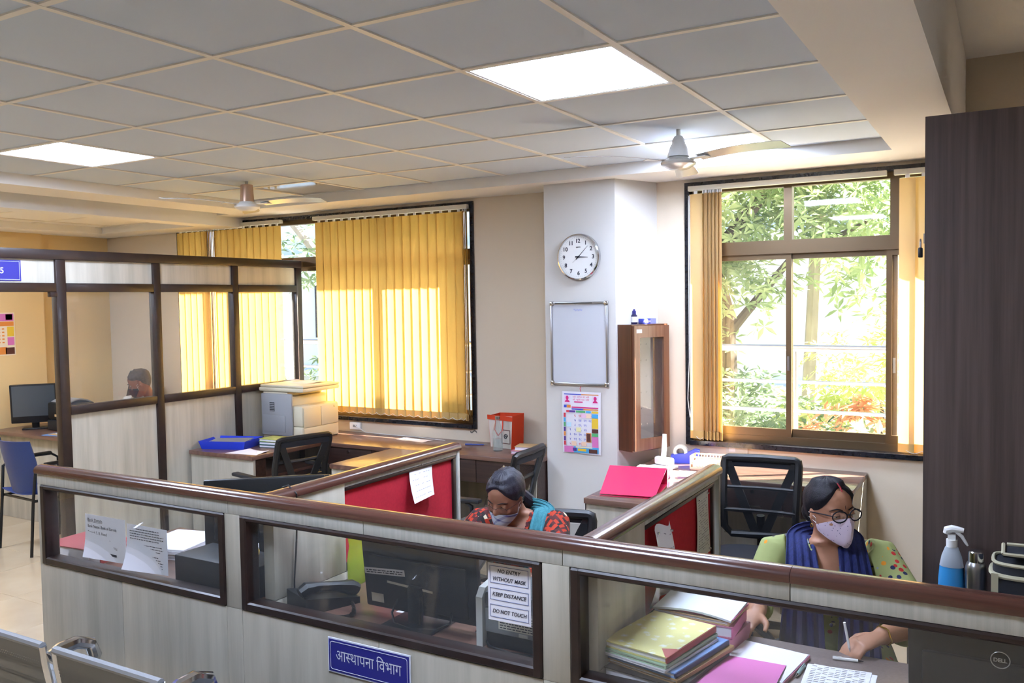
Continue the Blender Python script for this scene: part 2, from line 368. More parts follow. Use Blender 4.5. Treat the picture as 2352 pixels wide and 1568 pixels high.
# ------------------------------------------------------------------ windows
def window(name, x0, x1, uprights, transom, low, sash):
    t = struct(name); z0, z1 = WZ; g = M_['granite']
    box('surround', g, t, x0, x0+.03, YW-.015, YW+.12, z0, z1); box('surround', g, t, x1-.03, x1, YW-.015, YW+.12, z0, z1)
    box('surround', g, t, x0+.03, x1-.03, YW-.015, YW+.12, z1-.03, z1); box('window_sill', g, t, x0+.03, x1-.03, YW-.03, YW+.12, z0, z0+.03)
    a, b, lo, hi = x0+.03, x1-.03, z0+.03, z1-.03; A = M_['alu']; ya, yb = YW+.05, YW+.11
    box('outer_frame', A, t, a, a+.035, ya, yb, lo, hi); box('outer_frame', A, t, b-.035, b, ya, yb, lo, hi)
    box('outer_frame', A, t, a+.035, b-.035, ya, yb, hi-.035, hi); box('outer_frame', A, t, a+.035, b-.035, ya, yb, lo, lo+.045)
    box('transom', A, t, a+.035, b-.035, ya-.01, yb, transom-.042, transom+.042)
    cuts = [a+.035]+uprights+[b-.035]
    for u in uprights: box('mullion', A, t, u-.025, u+.025, ya-.004, yb, transom+.042, hi-.035)
    for c0, c1 in zip(cuts[:-1], cuts[1:]):
        box('pane', M_['glass'], t, c0+.01, c1-.01, ya+.028, ya+.034, transom+.042, hi-.035, smooth=False)
    for k, (s0, s1) in enumerate(sash):
        y0 = ya+.004+(.026 if k % 2 else 0); w_ = .032
        f = MB(); f.box(s0, s0+w_, y0, y0+.024, lo+.045, transom-.042).box(s1-w_, s1, y0, y0+.024, lo+.045, transom-.042)
        f.box(s0+w_, s1-w_, y0, y0+.024, lo+.045, lo+.095).box(s0+w_, s1-w_, y0, y0+.024, transom-.075, transom-.042)
        s = f.obj('sash', A, t, smooth=False)
        box('pane', M_['glass'], s, s0+w_, s1-w_, y0+.009, y0+.014, lo+.095, transom-.075, smooth=False)
        box('latch', M_['steel'], s, s1-w_+.008, s1-w_+.022, y0-.006, y0, 1.34, 1.43)
    return t
window('window_1', *W1, [-1.85, -.915, -.1], 2.16, 0, [(-2.55, -1.72), (-1.75, -.885), (-.945, -.06), (-.09, .59)])
window('window_2', *W2, [2.926, 3.535], 2.112, 0, [(2.35, 2.945), (2.915, 3.55), (3.49, 4.08)])
MB().box(-3.6, 5.2, YW+.12, YW+.5, 2.60, 2.68).obj('trim_1', M_['pillar'])['kind'] = 'structure'     # concrete sun shade over the windows
MB().box(-3.6, 5.2, YW+.12, YW+1.3, .35, .5).obj('trim_2', M_['pillar'])['kind'] = 'structure'       # balcony ledge

# ------------------------------------------------------------------ vertical blinds
def slat_mesh(zl, w_=.089):
    m = MB(); n = 4
    for k in range(2):
        za, zb = ((0, -zl+.05), (-zl+.05, -zl))[k]; m.cur = k
        def fn(u, v): x = (u-.5)*w_; return (x, -.006*math.cos(math.pi*(u-.5))*.9, za+(zb-za)*v)
        m.sheet(fn, n, 1, .0007 if k == 0 else .003)
    m.cur = 2; m.box(-.012, .012, -.003, .003, 0, .02)
    return m
def blind(label, hx0, hx1, slats, zt=2.475, zl=1.565, mt='slat', y=YW-.03, group=None):
    t = thing('vertical_blind', label, 'blind', ((hx0+hx1)/2, y, zt), group='yellow vertical blinds')
    box('headrail', M_['offwhite'], t, hx0, hx1, y-.02, y+.02, zt+.02, zt+.05)
    proto = None
    for x, a in slats:
        if proto is None:
            proto = slat_mesh(zl).obj('slat', [M_[mt], M_['slat_end'], M_['white']], t); o = proto
        else: o = proto.copy(); COL.objects.link(o)
        o.location = (x-(hx0+hx1)/2, 0, 0); o.rotation_euler = (0, 0, R(a))
    ch = MB(); xs_ = sorted(s[0] for s in slats)
    for p, q in zip(xs_[:-1], xs_[1:]):
        if q-p > .03:
            if ch.v and p-lastq > .001: ch.obj('bead_chain', M_['white'], t, w=True); ch = MB()
            lastq = q; ch.tube([(p+(q-p)*k/4, y-.012, zt-zl+.015-.018*math.sin(math.pi*k/4)) for k in range(5)], .0016, 4)
    if ch.v: ch.obj('bead_chain', M_['white'], t, w=True)
    return t
M_['slat_end'] = translucent('blind_hem', '#d8b878', '#c9a35c', .25)
rr = random.Random(3)
blind('yellow vertical blind with gathered slats, hanging behind the glass cabin front', -2.58, -1.27,
      [(-2.55+.081*i, -.5+rr.uniform(-1, 1)) for i in range(5)]+[(-2.19+.02*i, -40+rr.uniform(-8, 8)) for i in range(6)]+[(-2.05+.081*i, -.5+rr.uniform(-1, 1)) for i in range(10)])
blind('wide yellow vertical blind drawn across the window above the wall desk', -.90, .62, [(-.845+.0815*i, -(.3+.32*i)+rr.uniform(-1, 1)) for i in range(18)]+[(.578, -52), (.592, -60), (.606, -66)])
blind('narrow blind gathered at the left side of the open window', 2.32, 3.50, [(2.365, -8)]+[(2.413+.0120*i, (-58 if i % 2 else -76)+rr.uniform(-3, 3)) for i in range(11)], zt=2.47, zl=1.58, mt='slat2')
blind('pale yellow blind beside the tall dark cupboard', 3.54, 4.1, [(3.61, -12), (3.695, -14), (3.78, -12), (3.86, -13), (3.94, -12), (4.02, -14)], zt=2.47, zl=1.58, mt='slat2')
cord = MB().tube([(2.325, YW-.055, 2.46), (2.325, YW-.058, 1.4), (2.315, YW-.06, 1.15), (2.328, YW-.06, 1.03), (2.34, YW-.06, 1.12), (2.333, YW-.058, 1.5), (2.333, YW-.055, 2.46)], .0025, 5)
one(cord, 'blind_cord', M_['white'], 'thin white pull cord hanging left of the open window', 'cord', (0, 0, 0))

# ------------------------------------------------------------------ outside
MB().box(-40, 40, YW+1, 60, -4.2, -4).obj('ground', mat('outside_ground', '#8d8676', .9, c2='#7a7a5c', scale=(1, 1, 1)))['kind'] = 'structure'
rl = thing('balcony_railing', 'steel pipe railing outside the windows', 'railing', (2.8, 4.95, .5))
for z, r_ in ((1.43, .026), (1.187, .013), (.977, .013)):
    MB().cyl((-3.2, 4.95, z), (5.2, 4.95, z), r_).obj('rail_pipe', M_['steel'], rl, w=True)
for x in (-2.6, -.9, .9, 2.79, 4.6): MB().cyl((x, 4.95, .5), (x, 4.95, 1.41), .016).obj('post', M_['steel'], rl, w=True)
hb = thing('house', 'white building seen through the trees outside the open window', 'building', (-2, 17, -4))
MW_h = mat('house_wall', '#dfe6ee', .8)
box('wall', MW_h, hb, -14, 3.4, 16, 20, -4, 6.0); box('wall', MW_h, hb, 3.4, 9, 17.2, 20, -4, 4.4)
box('ledge', MW_h, hb, -14, 3.5, 15.5, 16.0, 2.95, 3.1); box('ledge', MW_h, hb, -14, 3.5, 15.6, 16, -.1, .05)
for x in (-12, -9.5, -7):
    w0 = box('window', M_['granite'], hb, x, x+1.1, 15.97, 16.02, .9, 2.3)
    for k in range(2): box('pane', M_['glass'], w0, x+.06+.52*k, x+.52+.5*k, 15.955, 15.965, .95, 2.25)
for nm, x, y, z in (('small wall-mounted air conditioner on the white building, near the open window\'s right sash', 3.9, 16.75, 1.5), ('small air conditioner low on the white building behind the forked trunk', -1.6, 15.72, 1.3)):
    ac = thing('air_conditioner', nm, 'air conditioner', (x, y, z))
    box('casing', M_['white'], ac, -.42, .42, -.25, .12, 0, .75, w=False, r=.02)
    MB().lathe([(.0, 0), (.27, 0), (.29, .02), (.29, .03), (.27, .03)], (-.08, -.26, .37), 20, Matrix.Rotation(R(90), 4, 'X')).obj('fan_grille', M_['grey'], ac)
    MB().box(-.4, .4, -.2, .2, -.05, 0).obj('bracket', M_['grey'], ac)
def leafmat(name, a, b): 
    M = translucent(name, a, b, .45); t = M.node_tree
    rp, no = noise_col(t, a, b, (3, 3, 3), 1, 2, .35, .65)
    for n in t.nodes:
        if n.type in ('BSDF_DIFFUSE', 'BSDF_TRANSLUCENT'): t.links.new(rp.outputs[0], n.inputs[0])
    return M
bark = mat('bark', '#3e3833', .9, c2='#5e554c', scale=(8, 8, 2), bump=.6, bscale=30); bark2 = mat('pale_bark', '#8d857a', .9, c2='#b3aca0', scale=(8, 8, 2), bump=.4, bscale=30)
def tree(name, label, cat, base, limbs, blobs, n, lm, seed, L=.17, bk=bark, group=None):
    rg = random.Random(seed); t = thing(name, label, cat, base, group=group)
    tr = MB()
    for pts, ra, rb in limbs: tr.tube(pts, [ra+(rb-ra)*i/(len(pts)-1) for i in range(len(pts))], 8)
    if limbs: tr.obj('trunk', bk, t, w=True)
    m = MB(); vs, fs = [], []
    for _ in range(n):
        c, rx, rz_ = rg.choices(blobs, [b[1]*b[1]*b[2] for b in blobs])[0]
        d = Vector((rg.gauss(0, 1), rg.gauss(0, 1), rg.gauss(0, 1))).normalized()*rg.random()**.45
        p = Vector(c)+Vector((d.x*rx, d.y*rx, d.z*rz_))
        ax = (Vector((rg.gauss(0, .5), rg.gauss(0, .5), 1))+d*.6).normalized(); q = ax.to_track_quat('Z', 'Y'); k = rg.randint(5, 8); ph = rg.random()*6
        for i in range(k):
            a = ph+2*math.pi*i/k+rg.uniform(-.2, .2); el = rg.uniform(-.35, .5); l = L*rg.uniform(.7, 1.15); w_ = l*.15
            dr = q @ Vector((math.cos(a)*math.cos(el), math.sin(a)*math.cos(el), math.sin(el))); sd = dr.cross(ax)
            sd = sd.normalized() if sd.length > 1e-4 else Vector((1, 0, 0)); dn = Vector((0, 0, -.15*l)); b0 = len(vs)
            vs += [p, p+dr*l*.5+sd*w_, p+dr*l+dn, p+dr*l*.5-sd*w_]; fs += [(b0, b0+1, b0+2), (b0, b0+2, b0+3)]
    m.add(vs, fs).obj('foliage', lm, t, w=True, smooth=False, kind='stuff')
    return t
LG = leafmat('leaf_green', '#7d9468', '#bccaa0'); LY = leafmat('leaf_yellowgreen', '#a8b86a', '#d3dc9c'); LD = leafmat('leaf_deep', '#6c8468', '#9db090'); LO = leafmat('leaf_rust', '#b98058', '#d8b090')
tree('tree', 'leafy tree with a forked dark trunk outside the open window', 'tree', (1.2, 8.6, -4),
     [([(1.2, 8.6, -4), (1.25, 8.6, 0), (1.2, 8.6, 1.6), (1.05, 8.5, 2.3)], .17, .12), ([(1.2, 8.6, 1.5), (.8, 8.5, 2.2), (.3, 8.4, 3.0), (-.1, 8.5, 4)], .1, .04), ([(1.05, 8.5, 2.2), (1.7, 8.6, 3.0), (2.6, 8.6, 3.7)], .1, .03), ([(1.2, 8.6, 1.3), (2.0, 8.4, 2.2), (2.9, 8.2, 2.6)], .06, .02)],
     [((.8, 8.6, 3.2), 1.8, 1.1), ((2.4, 8.4, 3.1), 1.4, .9), ((.6, 8.3, 1.2), .9, .8), ((2.7, 8.3, 2.4), .8, .5), ((1.0, 8.2, 2.2), .8, .5), ((1.2, 8.1, .5), .8, .5), ((1.7, 8.3, 1.9), .6, .5), ((2.9, 8.3, 1.9), .5, .4)], 2300, LG, 1)
tree('tree', 'slim pale trunk standing behind the centre stile of the open window', 'tree', (2.05, 9.4, -4), [([(2.05, 9.4, -4), (2.0, 9.4, 0), (2.1, 9.4, 2.2), (2.2, 9.5, 4.4)], .12, .07)],
     [((2.4, 9.6, 4.0), 1.7, .8), ((3.3, 9.4, 3.4), 1.1, .8)], 420, LG, 2, bk=bark2)
tree('shrub', 'dense green shrub below the railing outside the open window', 'shrub', (1.8, 7.0, -4), [([(1.8, 7.0, -4), (1.8, 7.0, .2)], .06, .03)], [((1.5, 7.1, .1), 1.1, .75), ((2.6, 7.0, .2), .9, .7), ((.7, 7.2, .5), .8, .6), ((1.8, 7.3, .6), .9, .5)], 1000, LD, 3, L=.15)
tree('shrub', 'yellow-green sunlit shrub at the right of the open window', 'shrub', (3.1, 7.2, -4), [([(3.1, 7.2, -4), (3.1, 7.2, .8)], .05, .02)], [((3.1, 7.2, 1.15), .75, .5), ((2.7, 7.3, .7), .6, .4), ((3.6, 7.2, 1.4), .6, .5)], 420, LY, 4, L=.12)
tree('shrub', 'cluster of rust-orange leaves low behind the railing', 'shrub', (2.95, 6.3, -4), [([(2.95, 6.3, -4), (2.95, 6.3, .6)], .04, .02)], [((3.0, 6.3, .72), .42, .22), ((2.6, 6.3, .6), .3, .16)], 42, LO, 5, L=.16)
tree('tree', 'tall tree with a bent pale trunk outside the blinds of the left window', 'tree', (-4.6, 8.2, -4), [([(-4.3, 8.2, -4), (-4.4, 8.2, 0), (-4.55, 8.2, 1.4), (-4.35, 8.2, 2.3), (-4.0, 8.2, 3.2), (-3.9, 8.2, 4.4)], .17, .1), ([(-4.4, 8.2, 2.2), (-5.2, 8.2, 3.0), (-5.8, 8.2, 4.0)], .08, .03)],
     [((-5.0, 8.6, 2.6), .9, .6), ((-4.2, 9.4, 1.2), 1.0, .7), ((-5, 9, .4), 1.3, .6)], 430, LD, 6, bk=bark2)
# ================================================================== counter partition in front
PY0, PY1 = .575, .625; L = M_['lam']; F = M_['frame']
fp = thing('office_partition', 'long low office partition with three glass panes and a brown handrail, nearest the camera', 'partition', (2.6, .6, 0))
def panel_row(par, mt, cuts, z0, z1, y0, y1, axis='x', nm='panel'):
    for a, b in zip(cuts[:-1], cuts[1:]):
        if axis == 'x': box(nm, mt, par, a+.001, b-.001, y0, y1, z0, z1, r=.0015)
        else: box(nm, mt, par, y0, y1, a+.001, b-.001, z0, z1, r=.0015)
panel_row(fp, L, [.735, 1.25, 1.81, 1.885, 2.47, 3.037, 3.12, 3.68, 4.25, 4.62], 0, .775, PY0, PY1)
panel_row(fp, M_['lamtop'], [.735, 1.83, 2.42, 3.10, 3.69, 4.62], 1.098, 1.142, PY0, PY1, nm='top_panel')
for a, b in ((.735, .757), (1.811, 1.885), (3.037, 3.12), (4.27, 4.62)): box('upright', M_['lam'], fp, a+.0005, b-.0005, PY0, PY1, .7755, 1.0975, r=.0015)
def rail(par, a, b, r_=.031, z=1.142, mt='rail', nm='handrail'):
    a, b = Vector(a), Vector(b); d = (b-a).normalized(); sd = Vector((-d.y, d.x, 0))
    prof = [(-.032, 0), (-.034, .010), (-.030, .021), (-.019, .029), (0, .032), (.019, .029), (.030, .021), (.034, .010), (.032, 0)]
    m = MB().loft([[p+sd*x+Vector((0, 0, z+h)) for x, h in prof] for p in (a, b)]); return m.obj(nm, M_[mt], par, w=True, ang=40)
rail(fp, (.727, .60, 0), (1.83, .60, 0)); rail(fp, (1.831, .60, 0), (3.69, .60, 0)); rail(fp, (3.691, .60, 0), (4.62, .60, 0))
def glazed(par, x0, x1, z0, z1, w_=.03):
    m = MB(); y0, y1 = PY0-.006, PY1+.006
    m.rbox(x0, x0+w_, y0, y1, z0, z1, .005, 1).rbox(x1-w_, x1, y0, y1, z0, z1, .005, 1).rbox(x0+w_*.6, x1-w_*.6, y0+.001, y1-.001, z0, z0+w_, .005, 1).rbox(x0+w_*.6, x1-w_*.6, y0+.001, y1-.001, z1-.018, z1, .005, 1)
    f = m.obj('glass_frame', F, par, w=True)
    box('pane', M_['pglass'], f, x0+w_-.004, x1-w_+.004, .598, .602, z0+w_-.004, z1-.014, smooth=False)
glazed(fp, .757, 1.811, .776, 1.097); glazed(fp, 1.886, 3.036, .776, 1.097); glazed(fp, 3.121, 4.269, .776, 1.097)
# ------------------------------------------------------------------ two dividers with red pin boards
def divider(x, label, y1, ra, rb):
    t = thing('partition_divider', label, 'partition', (x, 1.2, 0), group='dividers with red pin boards'); h = .024
    panel_row(t, L, [.636, ra, rb+.03], 0, .80, x-h, x+h, 'y'); box('panel', L, t, x-h, x+h, .636, ra-.001, .802, 1.136, r=.0015)
    box('top_panel', M_['lamtop'], t, x-h, x+h, ra, y1-.02, 1.118, 1.136, r=.001)
    box('end_panel', M_['lamtop'], t, x-h-.002, x+h+.002, y1-.018, y1, 0, 1.136, r=.002); box('panel', L, t, x-h, x+h, rb+.032, y1-.019, 0, .80, r=.001)
    bd = box('pin_board', M_['red'], t, x-.016, x+.016, ra+.002, rb, .832, 1.104)
    box('board_frame', F, t, x-.026, x+.026, ra, rb+.022, 1.104, 1.117, r=.002); box('board_frame', F, t, x-.026, x+.026, rb, rb+.022, .832, 1.104, r=.002); box('board_frame', F, t, x-.026, x+.026, ra, rb+.022, .803, .832, r=.003)
    rail(t, (x, .636, 0), (x, y1+.006, 0), z=1.137, mt='raily')
    return t
divider(1.955, 'divider with a red pin board between the first and second counter bays', 1.775, 1.0, 1.72)
divider(3.150, 'divider with a red pin board left of the woman in green', 1.765, .985, 1.665)
# ------------------------------------------------------------------ tall glazed cabin front
cb = thing('cabin_partition', 'tall cabin partition of dark frames with glass over pale panels', 'partition', (-1.11, 3.0, 0)); CX0, CX1 = -1.14, -1.08
posts = [(1.84, 1.905), (2.555, 2.612), (3.268, 3.325), (3.955, YW-.002)]
for a, b in posts: box('post', F, cb, CX0, CX1, a, b, 0, 2.108, r=.004)
box('top_rail', F, cb, CX0-.004, CX1+.004, .9, YW-.002, 2.109, 2.170, r=.004)
gaps = [(.9, 1.84)]+[(posts[i][1], posts[i+1][0]) for i in range(3)]
for k, (a, b) in enumerate(gaps):
    box('upper_panel', L, cb, -1.122, -1.098, a+.002, b-.002, 1.962, 2.107)
    box('rail', F, cb, CX0, CX1, a+.001, b-.001, 1.905, 1.961, r=.003)
    if k:
        box('pane', M_['pglass'], cb, -1.1125, -1.1075, a, b, 1.173, 1.904, smooth=False); box('rail', F, cb, CX0, CX1, a+.001, b-.001, 1.118, 1.172, r=.003)
        box('lower_panel', L, cb, -1.122, -1.098, a+.002, b-.002, .081, 1.117); box('bottom_rail', F, cb, CX0, CX1, a+.001, b-.001, 0, .08, r=.003)
box('door_stop', F, cb, CX1-.02, CX1+.012, 1.79, 1.838, 1.875, 1.904, r=.003)
box('door_post', F, cb, CX0, CX1, .84, .9, 0, 2.17, r=.004)
# ================================================================== desks
def desk_top(name, label, x0, x1, y0, y1, z, mt='walnut', th=.03, **k):
    t = thing(name, label, 'desk', ((x0+x1)/2, (y0+y1)/2, 0)); box('desktop', M_[mt], t, x0, x1, y0, y1, z-th, z, r=.004); return t
t = desk_top('desk', 'counter desk in the leftmost bay behind the glass', .78, 1.928, .634, 1.22, .775)
box('side_panel', L, t, .785, .805, .66, 1.2, 0, .744); box('side_panel', L, t, 1.9, 1.92, .66, 1.2, 0, .744); box('back_panel', L, t, .806, 1.899, .66, .678, .2, .744)
t = desk_top('desk', 'brown counter desk with the telephone and printer, middle bay', 1.982, 3.123, .634, 1.20, .775)
box('side_panel', L, t, 1.99, 2.01, .66, 1.18, 0, .744); box('side_panel', L, t, 3.09, 3.11, .66, 1.18, 0, .744); box('back_panel', L, t, 2.011, 3.089, .66, .678, .2, .744)
M_['desk3'] = mat('grey_brown_desktop', '#6d5f5c', .35, c2='#80716c', scale=(120, 120, 120))
t = desk_top('desk', 'grey-brown counter desk under the heaped files, right bay', 3.178, 4.30, .634, 1.145, .775, 'desk3')
box('side_panel', L, t, 3.185, 3.205, .66, 1.12, 0, .744); box('side_panel', L, t, 4.27, 4.29, .66, 1.12, 0, .744); box('back_panel', L, t, 3.206, 4.269, .66, .678, .2, .744)
def drawer(par, x0, x1, y, z0, z1, axis='y'):
    """drawer front in the plane y (facing the camera) or x (facing +x)"""
    if axis == 'y':
        d = box('drawer', M_['dark'], par, x0+.002, x1-.002, y-.018, y, z0, z1, r=.002); xm = (x0+x1)/2
        MB().tube([(xm-.05, y-.018, z0+.05), (xm-.05, y-.036, z0+.05), (xm+.05, y-.036, z0+.05), (xm+.05, y-.018, z0+.05)], .004, 6).obj('handle', M_['chrome'], d, w=True)
        MB().cyl((xm, y-.0185, z1-.03), (xm, y-.025, z1-.03), .010).obj('lock', M_['chrome'], d, w=True)
    return d
wd = desk_top('wall_desk', 'long walnut wall desk with dark drawers under the wide blind', -1.075, 1.422, 3.50, 4.018, .75)
for i in range(4): drawer(wd, -.41+.455*i, -.41+.455*(i+1), 3.535, .56, .718)
box('back_panel', L, wd, -1.07, 1.415, 3.99, 4.012, .02, .719); box('apron', M_['dark'], wd, -.41, 1.41, 3.537, 3.56, .56, .719); box('end_panel', M_['dark'], wd, 1.395, 1.415, 3.56, 3.985, 0, .719)
sd_ = desk_top('side_desk', 'walnut-topped side desk with a pale end panel against the cabin partition', -1.076, -.43, 2.80, 3.498, .75, 'walnuty')
box('end_panel', L, sd_, -1.07, -.435, 2.815, 2.835, 0, .719); box('shelf', M_['walnuty'], sd_, -1.05, -.46, 2.84, 3.49, .56, .58); box('front_panel', M_['dark'], sd_, -.475, -.455, 2.836, 2.95, .581, .719); box('front_panel', M_['dark'], sd_, -.475, -.455, 2.836, 3.49, .0, .555)
pn = desk_top('peninsula_desk', 'short walnut desk arm standing out from the wall desk', .25, .75, 2.83, 3.498, .75, 'walnuty')
box('end_panel', L, pn, .255, .745, 2.845, 2.865, 0, .719); box('side_panel', L, pn, .26, .28, 2.87, 3.49, 0, .719); box('side_panel', L, pn, .72, .74, 2.87, 3.49, 0, .719)
M_['rtop'] = wood('walnut_right', '#5a4038', '#7a5d50', 'x', 30, .25, coat=.3)
rd = desk_top('wall_desk', 'sunlit wall desk with drawers below the open window', 2.10, 3.40, 3.47, 4.015, .75, 'rtop')
box('end_panel', M_['lamtop'], rd, 3.375, 3.397, 3.48, 4.0, 0, .719); box('back_panel', L, rd, 2.12, 3.37, 3.985, 4.005, .05, .719)
for i in range(2): drawer(rd, 2.68+.345*i, 2.68+.345*(i+1), 3.505, .56, .718)
box('apron', M_['dark'], rd, 2.66, 3.372, 3.507, 3.53, .56, .719)
rc = thing('side_cabinet', 'pale laminate side cabinet beside the pillar with a pink folder on top', 'cabinet', (2.42, 3.07, 0))
box('cabinet_top', M_['rtop'], rc, 2.165, 2.655, 2.68, 3.468, .72, .75, r=.003); box('body', L, rc, 2.17, 2.65, 2.70, 3.466, .06, .7195); box('edge_strip', M_['frame'], rc, 2.167, 2.1695, 2.695, 2.72, 0, .72); box('plinth', M_['dark'], rc, 2.18, 2.64, 2.73, 3.45, 0, .0595)
for i in range(3): box('drawer', M_['dark'], rc, 2.651, 2.666, 2.72+.245*i, 2.955+.245*i, .10, .70, r=.002)
# cupboard and credenza at right
cp = thing('cupboard', 'tall dark brown wooden cupboard at the right edge', 'cupboard', (4.3, 2.2, 0))
box('side_panel', M_['wardrobe'], cp, 3.862, 4.72, 1.925, 1.945, 0, 2.425); box('carcass', M_['wardrobe'], cp, 3.885, 4.72, 1.9455, 2.75, 0, 2.425)
for y in (1.945, 2.348): box('door', M_['wardrobe'], cp, 3.864, 3.884, y+.002, y+.4, .06, 2.41, r=.002)
MB().tube([(3.863, 2.30, 1.20), (3.842, 2.30, 1.20), (3.842, 2.30, 1.32), (3.863, 2.30, 1.32)], .005, 6).obj('handle', M_['chrome'], cp, w=True)
box('hasp', M_['steel'], cp, 3.856, 3.8635, 1.955, 1.985, 1.985, 2.02)
pk = thing('padlock', 'small dark padlock hanging on the cupboard edge', 'padlock', (3.846, 1.965, 1.955))
MB().tube([(0, -.009, .015), (0, -.009, .036), (0, 0, .045), (0, .009, .036), (0, .009, .015)], .0028, 6).obj('shackle', M_['steel'], pk); MB().rbox(-.007, .007, -.017, .017, -.02, .016, .004).obj('body', M_['black'], pk)
cr_ = thing('credenza', 'low dark credenza in front of the tall cupboard', 'cabinet', (4.25, 1.55, 0))
box('cabinet_top', M_['desk3'], cr_, 3.855, 4.72, 1.56, 1.922, .72, .75, r=.004); box('body', M_['wardrobe'], cr_, 3.87, 4.72, 1.58, 1.92, 0, .7195)
# ================================================================== seating
def bar(m, p, q, w_, t_):
    p, q = Vector(p), Vector(q); d = (q-p).normalized(); n = Vector((0, 1, 0)); s = d.cross(n).normalized(); n = s.cross(d)
    a = [p+s*w_/2+n*t_/2, p-s*w_/2+n*t_/2, p-s*w_/2-n*t_/2, p+s*w_/2-n*t_/2]; b = [v+(q-p) for v in a]
    return m.add(a+b, [(0,1,2,3),(7,6,5,4),(0,4,5,1),(1,5,6,2),(2,6,7,3),(3,7,4,0)])
def superell(cx, cy, z, a, b, e=3.0, n=28):
    o = []
    for i in range(n):
        t = 2*math.pi*i/n; c, s = math.cos(t), math.sin(t)
        o.append(Vector((cx+a*math.copysign(abs(c)**(2/e), c), cy+b*math.copysign(abs(s)**(2/e), s), z)))
    return o
def office_chair(label, loc, rz, group='black mesh office chairs', back_top=.925):
    t = thing('office_chair', label, 'chair', loc, rz, group)
    sz = .47
    MB().loft([superell(0, -.01, sz-.075, .16, .15), superell(0, -.01, sz-.07, .215, .205), superell(0, -.01, sz-.03, .245, .235), superell(0, -.01, sz-.008, .238, .228), superell(0, -.01, sz+.004, .20, .19), superell(0, -.01, sz+.006, .08, .08)]).obj('seat', M_['blackfab'], t)
    zb, zt = sz+.05, back_top; H = zt-zb
    def bk(x, v): return (x, .225+.06*v-.035*math.sin(math.pi*min(1, v*1.3))+.03*(x/.2)**2*-.6, zb+H*v)
    m = MB()
    def path(ps): return [bk(*p) for p in ps]
    out = path([(-.15, 0), (-.185, .10), (-.192, .5), (-.196, .92), (-.192, .985), (-.175, 1), (0, 1.005), (.175, 1), (.192, .985), (.196, .92), (.192, .5), (.185, .10), (.15, 0)])
    m.tube(out, .02, 8, closed=True, sx=1.1)
    m.obj('back_frame', M_['black'], t)
    br = MB(); bar(br, bk(-.18, .95), bk(-.02, .0), .045, .012); br.obj('brace', M_['black'], t); br = MB(); bar(br, bk(.18, .95), bk(.02, .0), .045, .012); br.obj('brace', M_['black'], t)
    for v, hw in ((.72, .155), (.44, .11)): pass
    for v in (.62, .33): b2 = MB(); b2.tube([bk(x/10*.185, v) for x in range(-10, 11, 4)], .011, 6); b2.obj('cross_bar', M_['black'], t)
    hb_ = MB().sheet(lambda u, v: bk((u-.5)*.37, .88+.11*v), 6, 1, .012); hb_.obj('top_band', M_['blackfab'], t)
    MB().sheet(lambda u, v: (lambda p: (p[0], p[1]-.012, p[2]))(bk((u-.5)*.37, .01+.87*v)), 8, 8, .002).obj('back_net', M_['net'], t)
    MB().tube([(0, .16, sz-.09), (0, .25, sz-.08), (0, .275, sz), (0, .25, zb+.1)], .022, 8).obj('back_support', M_['black'], t)
    for s in (-1, 1):
        a = MB().tube([(s*.18, .02, sz-.07), (s*.255, .02, sz-.05), (s*.285, .04, sz+.02), (s*.285, .03, sz+.17), (s*.28, -.03, sz+.195)], .014, 8).obj('armrest', M_['black'], t)
        MB().rbox(s*.283-.028, s*.283+.028, -.15, .09, sz+.19, sz+.215, .011).obj('arm_pad', M_['blackm'], a)
    MB().cyl((0, 0, .09), (0, 0, sz-.07), .025, .03).obj('gas_column', M_['black'], t)
    b = MB()
    for k in range(5):
        a = 2*math.pi*k/5+.3; d = Vector((math.cos(a), math.sin(a), 0)); b.tube([d*.02+Vector((0, 0, .115)), d*.16+Vector((0, 0, .10)), d*.29+Vector((0, 0, .075))], [.026, .02, .014], 6)
    base = b.obj('star_base', M_['black'], t)
    for k in range(5):
        a = 2*math.pi*k/5+.3; d = Vector((math.cos(a), math.sin(a), 0)); sd = Vector((-d.y, d.x, 0)); p = d*.285+Vector((0, 0, .03)); MB().cyl(p-sd*.018, p+sd*.018, .028, n=10).obj('caster', M_['black'], t)
    return t
ch0 = office_chair('empty black mesh office chair facing the camera by the sunlit wall desk', (2.99, 2.98, 0), R(6))
copy_tree(ch0, (-.17, 2.84, 0), R(-104), 'black mesh office chair at the side desk with the blue tray, seen from behind')
copy_tree(ch0, (1.43, 2.92, 0), R(-86), 'black mesh office chair standing by the pillar behind the woman in plaid')
copy_tree(ch0, (1.20, 1.50, 0), R(40), 'black office chair in the leftmost bay, only its back top showing over the monitor')
ch1 = office_chair('black office chair the woman in orange plaid sits on', (2.42, 1.72, 0), R(20), back_top=.84)
copy_tree(ch1, (3.55, 1.80, 0), R(0), 'black office chair the woman in green sits on')
# high-backed chair in the cabin
hc = thing('executive_chair', 'black high-backed chair against the cabin wall', 'chair', (-3.05, 3.45, 0), R(-30))
MB().rbox(-.25, .25, -.25, .2, .42, .52, .04).obj('seat', M_['blackm'], hc); MB().loft([superell(0, .24, .5, .2, .05), superell(0, .25, .7, .24, .06), superell(0, .28, .95, .22, .05), superell(0, .29, 1.08, .12, .035)]).obj('backrest', M_['blackm'], hc)
MB().loft([superell(0, .285, 1.09, .10, .035), superell(0, .29, 1.16, .11, .04), superell(0, .30, 1.21, .08, .03)]).obj('headrest', M_['blackm'], hc)
MB().cyl((0, 0, .06), (0, 0, .42), .03).obj('gas_column', M_['black'], hc); MB().cyl((0, 0, 0), (0, 0, .06), .27, .1).obj('base', M_['black'], hc)
